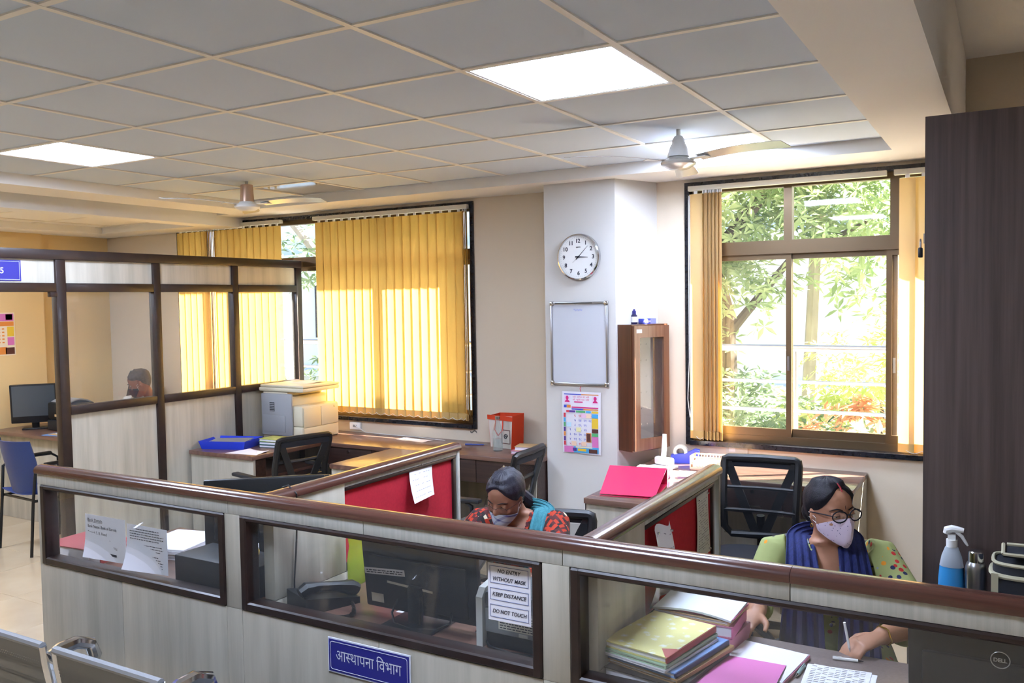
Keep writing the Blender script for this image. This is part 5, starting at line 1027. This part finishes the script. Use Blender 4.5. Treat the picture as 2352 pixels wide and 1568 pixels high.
for c, y0, y1, z0, z1 in (('pink', -.13, .13, .115, .18), ('red', .06, .12, .125, .175), ('orange', -.13, .13, .07, .11), ('yellow', .07, .13, -.02, .065), ('pink', .07, .13, -.10, -.03), ('orange', -.13, .06, -.18, -.115), ('dark', .05, .13, -.18, -.12)): MB().box(.002, .0026, y0, y1, z0, z1).obj('print', pc[c], cal2, smooth=False)
g_ = MB(); rg = random.Random(2)
for r_ in range(5):
    for c_ in range(5): y = -.12+.036*c_; z = .04-.03*r_; g_.box(.002, .0027, y, y+.02, z, z+.012)
g_.obj('date_print', pc['orange'], cal2, smooth=False, kind='stuff')
# ================================================================== people
HR = [(-.117, .012, .066, -.03), (-.108, .034, .083, .0), (-.085, .050, .089, .035), (-.05, .062, .090, .068), (-.01, .069, .091, .088), (.03, .072, .094, .097), (.06, .069, .090, .097), (.085, .058, .074, .085), (.103, .040, .050, .06), (.113, .020, .024, .03), (.117, .004, .005, .006)]
def hring(z):
    z = max(HR[0][0], min(HR[-1][0], z))
    for a, b in zip(HR[:-1], HR[1:]):
        if z <= b[0]:
            q = (z-a[0])/(b[0]-a[0]); return [a[i]+(b[i]-a[i])*q for i in (1, 2, 3)]
def hsurf(z, t, off=0.0, s=1.0):
    w_, f, b = hring(z); c, sn = math.cos(t), math.sin(t)
    x = (w_+off)*math.copysign(abs(c)**.92, c); y = ((f if sn > 0 else b)+off)*sn if (f if sn > 0 else b) > 0 or True else 0
    if sn < 0: y = (b+off)*sn
    return Vector((x, y, z+(off if z > .1 else 0)))
def head_frame(H, face, pitch, roll=0):
    F = Vector((face[0], face[1], 0)).normalized(); U = Vector((0, 0, 1)); X = F.cross(U).normalized()
    Q = Matrix.Rotation(R(pitch), 4, X) @ Matrix.Rotation(R(roll), 4, F); F2 = Q @ F; U2 = Q @ U; X = F2.cross(U2)
    M = Matrix((X, F2, U2)).transposed().to_4x4(); M.translation = Vector(H); return M
def fused(name, mb, voxel, mt, parent, keep=None, smooth=6, kind=None):
    """fuse overlapping closed volumes into one continuous skin"""
    me = bpy.data.meshes.new('tmp'); me.from_pydata([tuple(v) for v in mb.v], [], mb.f); o = bpy.data.objects.new('tmp', me); COL.objects.link(o)
    r = o.modifiers.new('r', 'REMESH'); r.mode = 'VOXEL'; r.voxel_size = voxel; s = o.modifiers.new('s', 'SMOOTH'); s.iterations = smooth; s.factor = .5
    bpy.context.view_layer.update(); me2 = bpy.data.meshes.new_from_object(o.evaluated_get(bpy.context.evaluated_depsgraph_get()))
    vs = [v.co.copy() for v in me2.vertices]; fs = [tuple(p.vertices) for p in me2.polygons]
    bpy.data.objects.remove(o); bpy.data.meshes.remove(me); bpy.data.meshes.remove(me2)
    if keep:
        fs = [f for f in fs if keep(sum((vs[i] for i in f), Vector())/len(f))]; used = sorted({i for f in fs for i in f}); mp = {a: b for b, a in enumerate(used)}; vs = [vs[i] for i in used]; fs = [tuple(mp[i] for i in f) for f in fs]
    q = MB(); q.add(vs, fs); return q.obj(name, mt, parent, w=True, ang=180)
def ell(c, rx, ry, rz, M=None, n=16, k=10):
    m = []; 
    for i in range(k+1):
        a = math.pi*i/k; m.append((math.sin(a), -math.cos(a)))
    return [[(M @ Vector((c[0]+rx*r_*math.cos(2*math.pi*j/n), c[1]+ry*r_*math.sin(2*math.pi*j/n), c[2]+rz*z_))) if M else Vector((c[0]+rx*r_*math.cos(2*math.pi*j/n), c[1]+ry*r_*math.sin(2*math.pi*j/n), c[2]+rz*z_)) for j in range(n)] for r_, z_ in m]
def torso_rings(Hp, N, a, b, g, lv):
    """rings from hips to neck; a = shoulder axis, b = front axis"""
    out = []
    for q, w_, d, fo in lv:
        c = Vector(Hp)*(1-q)+Vector(N)*q+b*fo; n = 24; ring = []
        for i in range(n):
            t = 2*math.pi*i/n; c_, s_ = math.cos(t), math.sin(t); ring.append(c+a*((w_+g)*math.copysign(abs(c_)**.8, c_))+b*((d+g)*math.copysign(abs(s_)**.85, s_)))
        out.append(ring)
    return out
TL = [(-.05, .15, .11, 0), (.0, .175, .125, 0), (.15, .172, .122, .0), (.38, .145, .105, .005), (.62, .158, .118, .012), (.78, .168, .115, .005), (.88, .165, .092, -.005), (.945, .125, .07, -.01), (.985, .075, .056, -.008), (1.03, .05, .05, 0)]
def hand(mb, wrist, d, up, side, curl=.5, sc=1.0):
    """palm, four fingers of different length and a thumb; d = pointing direction, up = back of the hand, side = towards the thumb"""
    d, up = Vector(d).normalized(), Vector(up); up = (up-d*up.dot(d)).normalized(); side = Vector(side); side = (side-d*side.dot(d)-up*side.dot(up)).normalized(); w_ = Vector(wrist)
    rings = []
    for q, hw_, hh_ in ((-.02, .024, .018), (.0, .026, .019), (.03, .034, .017), (.06, .040, .015), (.085, .040, .013)):
        rings.append([w_+d*q*sc+side*(hw_*sc*math.cos(2*math.pi*i/12))+up*(hh_*sc*math.sin(2*math.pi*i/12)) for i in range(12)])
    mb.loft(rings)
    for k, (off, ln) in enumerate(((.030, .066), (.0105, .074), (-.0095, .068), (-.029, .054))):
        p = w_+d*.078*sc+side*off*sc; c1 = curl*(.7+.12*k); pts = [p]; dd = d.copy()
        for l in (.42, .32, .26):
            dd = (Matrix.Rotation(-c1*.75, 3, side.cross(Vector((0,0,0))) if False else d.cross(up)) @ dd).normalized() if False else (dd*math.cos(c1*.6)-up*math.sin(c1*.6)).normalized()
            p = p+dd*ln*l*sc; pts.append(p)
        mb.tube(pts, [.0095*sc, .009*sc, .0082*sc, .0068*sc], 8)
    p = w_+d*.02*sc+side*.026*sc; mb.tube([p, p+(side*.8+d*.6-up*.2).normalized()*.035*sc, p+(side*.8+d*.6-up*.2).normalized()*.035*sc+(d*.9+side*.2-up*.35).normalized()*.032*sc], [.0125*sc, .0105*sc, .008*sc], 8)
def head_vol(mb, M, hs=1.0):
    S = M @ Matrix.Diagonal((hs, hs, hs, 1)); mb.loft([[S @ hsurf(z, 2*math.pi*i/32) for i in range(32)] for z, *_ in HR])
    mb.tube([S @ Vector(p) for p in ((0, .088, .012), (0, .097, -.008), (0, .106, -.026), (0, .104, -.036))], [.007*hs, .009*hs, .0125*hs, .009*hs], 10)
    for s in (-1, 1):
        mb.loft(ell((s*.012, .098, -.033), .008, .009, .007, S, 10, 6)); mb.loft(ell((s*.031, .078, .020), .020, .012, .006, S, 12, 6)); mb.loft(ell((s*.036, .070, -.03), .020, .016, .014, S, 12, 6))
        mb.loft(ell((s*.071, -.008, -.008), .007, .017, .030, S @ Matrix.Translation((s*.071, -.008, -.008)) @ Matrix.Rotation(R(-12*0), 4, 'X') @ Matrix.Rotation(R(-s*24), 4, 'Z') @ Matrix.Translation((-s*.071, .008, .008)), 12, 8))
    return S
def face_parts(t, S, hair, iris=True, lids=.5, brow=True, hs=1.0):
    ew = mat('eye_white', '#d8d2cc', .3); 
    for s in (-1, 1):
        e = MB().loft(ell((s*.031, .080, .001), .0135, .0105, .0085, S, 14, 8)).obj('eye', ew, t, w=True)
        MB().loft(ell((s*.031+.002, .0895, -.0005), .0055, .0025, .0055, S, 10, 6)).obj('iris', mat('iris', '#20150f', .2), e, w=True)
        def lid(u, v, s=s): a = math.pi*(.02+.96*u); return S @ Vector((s*.031+.0155*math.cos(a), .0795+.0125*math.sin(math.pi*u)*math.cos((1-v)*1.2), .001+.0105*math.sin(1.35-(1.2+lids)*v)*1.0))
        MB().sheet(lid, 10, 4, .001).obj('eyelid', t['skin_m'] if False else SK[t.name], e, w=True)
        MB().tube([S @ Vector((s*(.031+.015*math.cos(math.pi*k/6)), .0935-.006*abs(math.cos(math.pi*k/6)), .001+.0105*math.sin(1.35-(1.2+lids))-.0006)) for k in range(7)], .0009, 4).obj('eyelash', hair, e, w=True)
        if brow: MB().tube([S @ Vector((s*(.012+.010*k), (.0985, .0985, .094, .086, .076)[k], (.017, .021, .0235, .021, .016)[k]+.001)) for k in range(5)], [.0014, .0022, .002, .0017, .0008], 6).obj('eyebrow', hair, t, w=True)
SK = {}
def hair_cap(t, S, mt, front=.074, side=.012, back=-.085, thick=.010, part=True, pk=1.6):
    n = 56; rings = []
    def line(a):
        sn = math.sin(a); 
        if sn >= 0: return side+(front-side)*sn**pk
        return side+(back-side)*(-sn)**.7
    for q in [k/14 for k in range(15)]:
        ring = []
        for i in range(n):
            a = 2*math.pi*i/n; z0 = line(a); z = z0+(.1165-z0)*q**.8; off = .001+thick*min(1, q*4.5)+.0012*math.sin(a*18+q*3)
            p = hsurf(z, a, off); 
            if part and math.sin(a) > 0 and q > .2: p.z -= .004*math.exp(-(p.x/.006)**2)
            ring.append(S @ p)
        rings.append(ring)
    m = MB().loft(rings, caps=False); c = len(m.v); m.add([S @ Vector((0, 0, .1285))], []); k = 14*n
    m.f += [(k+i, k+(i+1) % n, c) for i in range(n)]; m.mi += [0]*n
    return m.obj('hair', mt, t, w=True, ang=60)
def mask(t, S, mt, top=.0, nose=.024, drop=0.0, a0=14, bottom=-.120, strap='#d8d8e0'):
    def fn(u, v):
        a = R(a0+(180-2*a0)*u); e = abs(2*u-1); zt = top-.022*e**1.6-drop-(.008*e); zb = bottom+.060*e**1.8
        z = zt+(zb-zt)*v; p = hsurf(max(z, -.112), a, .007); p.z = z
        ridge = math.exp(-(p.x/.020)**2); p.y += nose*ridge*math.exp(-((z+.038+drop*.4)/.042)**2)+.010*math.exp(-((z+.095)/.03)**2)*ridge
        return S @ p
    m = MB().sheet(fn, 28, 14, .0014).obj('face_mask', mt, t, w=True)
    for s in (0, 1):
        for v in (.05, .95): MB().tube([fn(s, v), S @ Vector(((1 if s == 0 else -1)*.074, .022, -.012-.02*v)), S @ Vector(((1 if s == 0 else -1)*.076, -.018, .004-.02*v))], .0007, 5).obj('ear_loop', M_['white'], m, w=True)
    return m
def spectacles(t, S, mt, rx, rz, wire=.0016, half=False, y=.101, zc=.0):
    g = thing('spectacles', '', 'x') if False else None
    rim = []
    for s in (-1, 1):
        pts = [S @ Vector((s*.0325+rx*math.cos(a), y-.010*abs(s*.0325+rx*math.cos(a))/.06+.002, zc+rz*math.sin(a)*(1.0 if math.sin(a) < 0 else .85))) for a in [2*math.pi*k/24 for k in range(24)]]
        if half: MB().tube(pts[0:13], wire, 6).obj('glasses_rim', mt, t, w=True)
        else: MB().tube(pts, wire, 6, closed=True).obj('glasses_rim', mt, t, w=True)
        MB().add(pts, [tuple(range(24))]).obj('lens', M_['lens'], t, w=True, smooth=False)
        MB().tube([S @ Vector((s*(.0325+rx), y-.009, zc+.004)), S @ Vector((s*.074, .05, zc+.006)), S @ Vector((s*.077, -.002, zc+.004)), S @ Vector((s*.076, -.02, zc-.012))], wire, 6).obj('temple', mt, t, w=True)
    MB().tube([S @ Vector((-.0325+rx, y-.001, zc+.002)), S @ Vector((0, y+.005, zc+.005)), S @ Vector((.0325-rx, y-.001, zc+.002))], wire, 6).obj('glasses_bridge', mt, t, w=True)
M_['lens'] = glass('lens', (1, 1, 1), 1.2, .02)
hairm = mat('black_hair', '#100d12', .62, c2='#1f1b22', scale=(160, 60, 20), spec=.25, bump=.6, bscale=260); hairb = mat('dark_hair', '#15131c', .52, c2='#2a2834', scale=(160, 60, 20), spec=.4, bump=.6, bscale=240)
def plaid():
    M, t, b, o = new_mat('orange_plaid'); tc = t.nodes.new('ShaderNodeTexCoord'); mp = t.nodes.new('ShaderNodeMapping'); mp.inputs['Scale'].default_value = (78, 70, 52); mp.inputs['Rotation'].default_value = (.1, .25, .3)
    vo = t.nodes.new('ShaderNodeTexVoronoi'); vo.distance = 'CHEBYCHEV'; vo.inputs['Randomness'].default_value = .12; vo.inputs['Scale'].default_value = 1
    rp = t.nodes.new('ShaderNodeValToRGB'); rp.color_ramp.interpolation = 'CONSTANT'; e = rp.color_ramp.elements; e[0].color = (*lin('#1c1213'), 1); e[1].position = .40; e[1].color = (*lin('#4a1416'), 1)
    for p, c in ((.62, '#a82e0e'), (.88, '#d8c8a8')): q = e.new(p); q.color = (*lin(c), 1)
    t.links.new(tc.outputs['Object'], mp.inputs[0]); t.links.new(mp.outputs[0], vo.inputs[0]); t.links.new(vo.outputs['Color'], rp.inputs[0]); t.links.new(rp.outputs[0], b.inputs['Base Color']); b.inputs['Roughness'].default_value = .85; return M
def floral():
    M, t, b, o = new_mat('green_floral'); N = t.nodes; tc = N.new('ShaderNodeTexCoord')
    v1 = N.new('ShaderNodeTexVoronoi'); v1.inputs['Scale'].default_value = 42; no = N.new('ShaderNodeTexNoise'); no.inputs['Scale'].default_value = 9
    lt = N.new('ShaderNodeMath'); lt.operation = 'LESS_THAN'; lt.inputs[1].default_value = .34; gt = N.new('ShaderNodeMath'); gt.operation = 'GREATER_THAN'; gt.inputs[1].default_value = .505; mu = N.new('ShaderNodeMath'); mu.operation = 'MULTIPLY'
    rp = N.new('ShaderNodeValToRGB'); rp.color_ramp.interpolation = 'CONSTANT'; e = rp.color_ramp.elements; e[0].color = (*lin('#20264e'), 1); e[1].position = .35; e[1].color = (*lin('#c02826'), 1)
    for p, c in ((.52, '#d88a1c'), (.66, '#8a94a0'), (.8, '#d8d4a0')): q = e.new(p); q.color = (*lin(c), 1)
    n2 = N.new('ShaderNodeValToRGB'); n2.color_ramp.elements[0].color = (*lin('#8b9455'), 1); n2.color_ramp.elements[1].color = (*lin('#a6ac70'), 1)
    mx = N.new('ShaderNodeMix'); mx.data_type = 'RGBA'
    L_ = t.links.new; L_(tc.outputs['Object'], v1.inputs[0]); L_(tc.outputs['Object'], no.inputs[0]); L_(v1.outputs['Distance'], lt.inputs[0]); L_(no.outputs[0], gt.inputs[0]); L_(lt.outputs[0], mu.inputs[0]); L_(gt.outputs[0], mu.inputs[1]); L_(v1.outputs['Color'], rp.inputs[0]); L_(no.outputs[0], n2.inputs[0])
    L_(mu.outputs[0], mx.inputs[0]); L_(n2.outputs[0], mx.inputs[6]); L_(rp.outputs[0], mx.inputs[7]); L_(mx.outputs[2], b.inputs['Base Color']); b.inputs['Roughness'].default_value = .85; return M
def maskmat(kind):
    M, t, b, o = new_mat('mask_'+kind); N = t.nodes; tc = N.new('ShaderNodeTexCoord'); L_ = t.links.new; b.inputs['Roughness'].default_value = .85
    if kind == 'check':
        mp = N.new('ShaderNodeMapping'); mp.inputs['Rotation'].default_value = (.3, .6, .4); L_(tc.outputs['Object'], mp.inputs[0]); sep = N.new('ShaderNodeSeparateXYZ'); L_(mp.outputs[0], sep.inputs[0]); acc = None
        for ax, f in ((0, 38), (2, 34)):
            m1 = N.new('ShaderNodeMath'); m1.operation = 'MULTIPLY'; m1.inputs[1].default_value = f; m2 = N.new('ShaderNodeMath'); m2.operation = 'FRACT'; m3 = N.new('ShaderNodeMath'); m3.operation = 'LESS_THAN'; m3.inputs[1].default_value = .24
            L_(sep.outputs[ax], m1.inputs[0]); L_(m1.outputs[0], m2.inputs[0]); L_(m2.outputs[0], m3.inputs[0])
            if acc is None: acc = m3
            else: mm = N.new('ShaderNodeMath'); mm.operation = 'ADD'; L_(acc.outputs[0], mm.inputs[0]); L_(m3.outputs[0], mm.inputs[1]); acc = mm
        rp = N.new('ShaderNodeValToRGB'); e = rp.color_ramp.elements; e[0].color = (*lin('#c4d2da'), 1); e[1].color = (*lin('#6468a4'), 1); h = N.new('ShaderNodeMath'); h.operation = 'MULTIPLY'; h.inputs[1].default_value = .5; L_(acc.outputs[0], h.inputs[0]); L_(h.outputs[0], rp.inputs[0]); L_(rp.outputs[0], b.inputs['Base Color'])
    else:
        v1 = N.new('ShaderNodeTexVoronoi'); v1.inputs['Scale'].default_value = 110; lt = N.new('ShaderNodeMath'); lt.operation = 'LESS_THAN'; lt.inputs[1].default_value = .17; mx = N.new('ShaderNodeMix'); mx.data_type = 'RGBA'; mx.inputs[6].default_value = (*lin('#dccbdc'), 1); mx.inputs[7].default_value = (*lin('#5a5a80'), 1)
        L_(tc.outputs['Object'], v1.inputs[0]); L_(v1.outputs['Distance'], lt.inputs[0]); L_(lt.outputs[0], mx.inputs[0]); L_(mx.outputs[2], b.inputs['Base Color'])
    return M
def person(label, c, skin, cloth, vneck=(.05, .12), sleeve=.55, hs=1.0, legs=True):
    t = thing('person', label, 'person', (c['hip'][0], c['hip'][1], 0)); SK[t.name] = skin
    a = (Vector(c['sl'])-Vector(c['sr'])); a.z = 0; a.normalize(); b = a.cross(Vector((0, 0, 1))); b = b if b.dot(Vector(c['front'])) > 0 else -b
    N = Vector(c['neck']); M = head_frame(c['head'], c['face'], c['pitch'], c.get('roll', 0)); body = MB(); body.loft(torso_rings(c['hip'], N, a, b, 0, TL)); S = head_vol(body, M, hs)
    body.tube([N-Vector((0, 0, .03)), N*.5+(S @ Vector((0, -.02, -.06)))*.5, S @ Vector((0, -.015, -.05))], [.052, .044, .044], 14)
    kurta = MB(); kurta.loft(torso_rings(c['hip'], N, a, b, .010, TL))
    for s in ('l', 'r'):
        sh, el, wr = Vector(c['s'+s]), Vector(c['e'+s]), Vector(c['w'+s]); m1 = sh*.5+el*.5; m2 = el*.5+wr*.5
        body.tube([sh*.9+N*.1, sh, m1, el, m2, wr], [.045, .052, .045, .038, .036, .026], 12); d = Vector(c['h'+s])-wr; hand(body, wr, d, c.get('up'+s, (0, 0, 1)), c['th'+s], c.get('curl'+s, .5))
        en = el+(wr-el)*sleeve; kurta.tube([sh*.8+N*.2, sh+Vector((0, 0, .005)), m1, el, (el+en)/2, en], [.055, .067, .062, .057, .054, .056], 14)
        if legs:
            hp = Vector(c['hip'])+a*(.09 if s == 'l' else -.09); kn = hp+b*.40+Vector((0, 0, -.02)); ft = Vector((kn.x, kn.y, .06))+b*.0; body.tube([hp, kn, ft], [.085, .062, .04], 12); body.tube([ft, ft+b*.14-Vector((0, 0, .02))], [.04, .03], 10); kurta.tube([hp, (hp+kn)/2, kn+b*.02, (kn+ft)/2, ft+Vector((0, 0, .08))], [.10, .092, .078, .07, .06], 12)
    fused('body', body, .0055, skin, t, smooth=5)
    def keep(p):
        q = p-N; s_, f, h = q.dot(a), q.dot(b), q.z
        if h > .012: return math.hypot(s_, f) > .105
        if h > -.004 and math.hypot(s_, f) < .062: return False
        return not (f > 0 and h > -vneck[1] and abs(s_) < vneck[0]*(h+vneck[1])/vneck[1]+.004)
    fused('dress', kurta, .007, cloth, t, keep, 4)
    return t, S, a, b, N
skin2 = mat('skin_warm', '#a87558', .55, c2='#b38064', scale=(20, 20, 20)); skin1 = mat('skin_brown', '#96664e', .55, c2='#a27258', scale=(20, 20, 20))
# ---- woman in green, right bay
W2c = dict(head=(3.612, 1.53, 1.092), face=(.70, -.71), pitch=3, roll=3, neck=(3.598, 1.545, .982), sl=(3.752, 1.61, .932), sr=(3.448, 1.515, .935), front=(.2, -1, 0), hip=(3.60, 1.74, .545),
           el=(3.895, 1.43, .80), wl=(3.81, 1.205, .815), hl=(3.75, 1.14, .80), er=(3.40, 1.40, .79), wr=(3.445, 1.245, .812), hr=(3.425, 1.16, .80), thl=(-.6, .1, -.2), thr=(.8, 0, 0), curll=.95, curlr=.7)
p2, S2, a2, b2, N2 = person('woman in green floral tunic, navy scarf and pink mask writing at the right bay', W2c, skin2, floral(), (.052, .125), .5, hs=.90)
face_parts(p2, S2, hairm, lids=.35); hair_cap(p2, S2, hairm, front=.092, side=.012, back=-.095, thick=.009, pk=2.6)
mask(p2, S2, maskmat('dots'), top=-.008, nose=.026, a0=10); spectacles(p2, S2, mat('dark_rim', '#14141e', .6, spec=.2), .027, .0215, .0021, zc=.001, y=.112)
MB().loft(ell((0, -.112, -.02), .04, .035, .045, S2)).obj('hair_bun', hairm, p2, w=True)
MB().tube([S2 @ Vector((-.06, -.055, -.03)), S2 @ Vector((-.066, -.05, -.08)), S2 @ Vector((-.06, -.055, -.13))], [.018, .014, .006], 8).obj('hair_lock', hairm, p2, w=True)
MB().loft(ell((0, .0985, .028), .0012, .0012, .0075, S2, 8, 6)).obj('bindi', mat('bindi', '#3a0f14', .5), p2, w=True); MB().tube([S2 @ Vector((0, .086, .082)), S2 @ Vector((0, .078, .096)), S2 @ Vector((0, .06, .110))], [.0022, .003, .002], 6).obj('vermilion_mark', mat('vermilion', '#8e1420', .7), p2, w=True)
gold = mat('gold', '#c9a24a', .25, metal=1.0)
for s in (-1, 1): MB().tube([S2 @ Vector((s*.076, -.004+.006*math.sin(k*.7), -.045+.008*math.cos(k*.7))) for k in range(9)], .0013, 5).obj('earring', gold, p2, w=True)
wv = (Vector(W2c['hl'])-Vector(W2c['wl'])).normalized(); wc = Vector(W2c['wl'])-wv*.012; q_ = wv.to_track_quat('Z', 'Y')
MB().tube([wc+q_ @ Vector((.031*math.cos(k*math.pi/10), .027*math.sin(k*math.pi/10), .003*math.sin(k*1.5))) for k in range(20)], .0026, 6, closed=True).obj('bracelet', gold, p2, w=True)
def scarf_side(t, N, a, b, sgn, mt, w0=.075, spread=.06, ln=.38, out=.125, x0=.052, nm='scarf_end', slant=0.0):
    def fn(u, v):
        # behind the neck -> over the shoulder -> down the chest
        if v < .3:
            q = v/.3; ang = math.pi*(1-.5*q)*1.0; c = N+a*(sgn*(x0+.02)*math.sin(math.pi*.5*q))-b*(.055*math.cos(math.pi*.5*q)-.0)+Vector((0, 0, .03-.012*q)); wd_ = Vector((0, 0, 1))*(1-q)+a*sgn*q; wd_.normalize()
            return c+wd_*((u-.35)*w0*(.55+.45*q))+b*(.003*math.sin(u*26))-Vector((0, 0, .012*(1-q)))
        q = (v-.3)/.7; x = x0+.02+slant*q+(u-.35)*(w0+spread*q); f = .01+(out-.01)*math.sin(min(1, q*2.0)*math.pi/2)+.006*math.sin(u*26+q*2)-.02*max(0, q-.5)
        return N+a*(sgn*x)+b*f+Vector((0, 0, .018-.012*abs((u-.35)*2)-(ln)*q**1.25))
    return MB().sheet(fn, 26, 24, .003).obj(nm, mt, t, w=True)
nav = mat('navy_cotton', '#1c2450', .9, c2='#27306a', scale=(160, 160, 8), bump=.3, bscale=300)
scarf_side(p2, N2, a2, b2, 1, nav, .085, .055, .40, .135, .045); scarf_side(p2, N2, a2, b2, -1, nav, .085, .075, .42, .135, .050)
for k in range(3): MB().loft(ell((0, 0, 0), .006, .006, .006, Matrix.Translation(N2+b2*(.125+.004*k)+Vector((0, 0, -.145-.045*k))), 10, 6)).obj('button', mat('navy_button', '#1a2148', .4), p2, w=True)
pn2 = thing('pen', 'white pen held upright in the hand of the woman in green', 'pen', (3.738, 1.118, .80)); MB().cyl((0, 0, 0), (-.012, -.01, .075), .0038, n=8).obj('barrel', M_['white'], pn2); MB().cyl((0, 0, 0), (.002, .002, -.012), .0036, .0008, n=8).obj('tip', M_['chrome'], pn2)
# ---- woman in orange plaid, middle bay
W1c = dict(head=(2.442, 1.40, 1.050), face=(.0, -1), pitch=-19, roll=-6, neck=(2.452, 1.475, .968), sl=(2.575, 1.54, .922), sr=(2.315, 1.445, .922), front=(.2, -1, 0), hip=(2.49, 1.66, .53),
           el=(2.70, 1.30, .80), wl=(2.62, 1.10, .805), hl=(2.57, 1.02, .80), er=(2.26, 1.25, .80), wr=(2.32, 1.08, .805), hr=(2.37, 1.01, .80), thl=(-.8, 0, 0), thr=(.8, 0, 0))
p1, S1, a1, b1, N1 = person('woman in an orange and black plaid dress looking down, checked face mask, middle bay', W1c, skin1, plaid(), (.045, .14), .5, hs=.87)
face_parts(p1, S1, hairm, lids=.95); hair_cap(p1, S1, hairb, front=.080, side=.004, back=-.095, thick=.009, part=False, pk=2.2)
mask(p1, S1, maskmat('check'), top=-.022, nose=.012, drop=.008, a0=12, bottom=-.124); spectacles(p1, S1, mat('thin_rim', '#3a2a2c', .3, metal=.5), .024, .0145, .0010, half=True, zc=-.004, y=.107)
tl_ = [S1 @ Vector(p) for p in ((0, -.095, -.03), (-.02, -.125, -.07))]
MB().tube([S1 @ Vector((0, -.09, -.02)), S1 @ Vector((.012, -.115, -.05)), N1+a1*.06-b1*.075+Vector((0, 0, .01)), N1+a1*.115-b1*.10+Vector((0, 0, -.05)), N1+a1*.15-b1*.13+Vector((0, 0, -.14)), N1+a1*.155-b1*.14+Vector((0, 0, -.24))], [.03, .03, .027, .024, .02, .008], 10).obj('ponytail', hairb, p1, w=True)
tealm = mat('teal_cotton', '#2f6e78', .9, c2='#3f828a', scale=(120, 120, 10), bump=.3, bscale=300); scarf_side(p1, N1, a1, b1, 1, tealm, .08, .03, .36, .13, .075, slant=-.03)
MB().loft(ell((.013, .104, -.034), .0016, .0016, .0016, S1, 8, 6)).obj('nose_stud', gold, p1, w=True); MB().loft(ell((0, 0, 0), .004, .004, .004, Matrix.Translation(N1+b1*.108+Vector((0, 0, -.115))), 10, 6)).obj('pendant', gold, p1, w=True)
MB().tube([N1+a1*(.06*math.sin(k*math.pi/8*1.0-math.pi/2))+b1*(.03+.078*math.cos(k*math.pi/8-math.pi/2))+Vector((0, 0, -.012-.10*math.cos(k*math.pi/8-math.pi/2)**2)) for k in range(9)], .0012, 5).obj('necklace', gold, p1, w=True)
# ---- man in the cabin
W3c = dict(head=(-2.44, 3.43, 1.145), face=(-.75, -.66), pitch=-22, neck=(-2.42, 3.50, 1.015), sl=(-2.33, 3.62, .97), sr=(-2.55, 3.40, .97), front=(-.6, -.6, 0), hip=(-2.36, 3.60, .52), el=(-2.35, 3.40, .80), wl=(-2.52, 3.18, .79), hl=(-2.58, 3.12, .785), er=(-2.66, 3.34, .80), wr=(-2.70, 3.16, .79), hr=(-2.70, 3.08, .785), thl=(-.7, .3, 0), thr=(.7, -.3, 0))
p3, S3, a3, b3, N3 = person('man with short grey hair and dark mask bending over the cabin desk', W3c, mat('skin_man', '#8a5640', .6), mat('white_shirt', '#d8d4cc', .8), (.03, .05), 1.0, legs=False)
face_parts(p3, S3, hairm, lids=.9); hair_cap(p3, S3, mat('grey_hair', '#5c524c', .7, c2='#3a3330', scale=(90, 90, 90)), front=.084, side=.03, back=-.06, thick=.003, part=False, pk=2.4); mask(p3, S3, mat('mask_dark', '#22222a', .8), top=-.012, nose=.02)
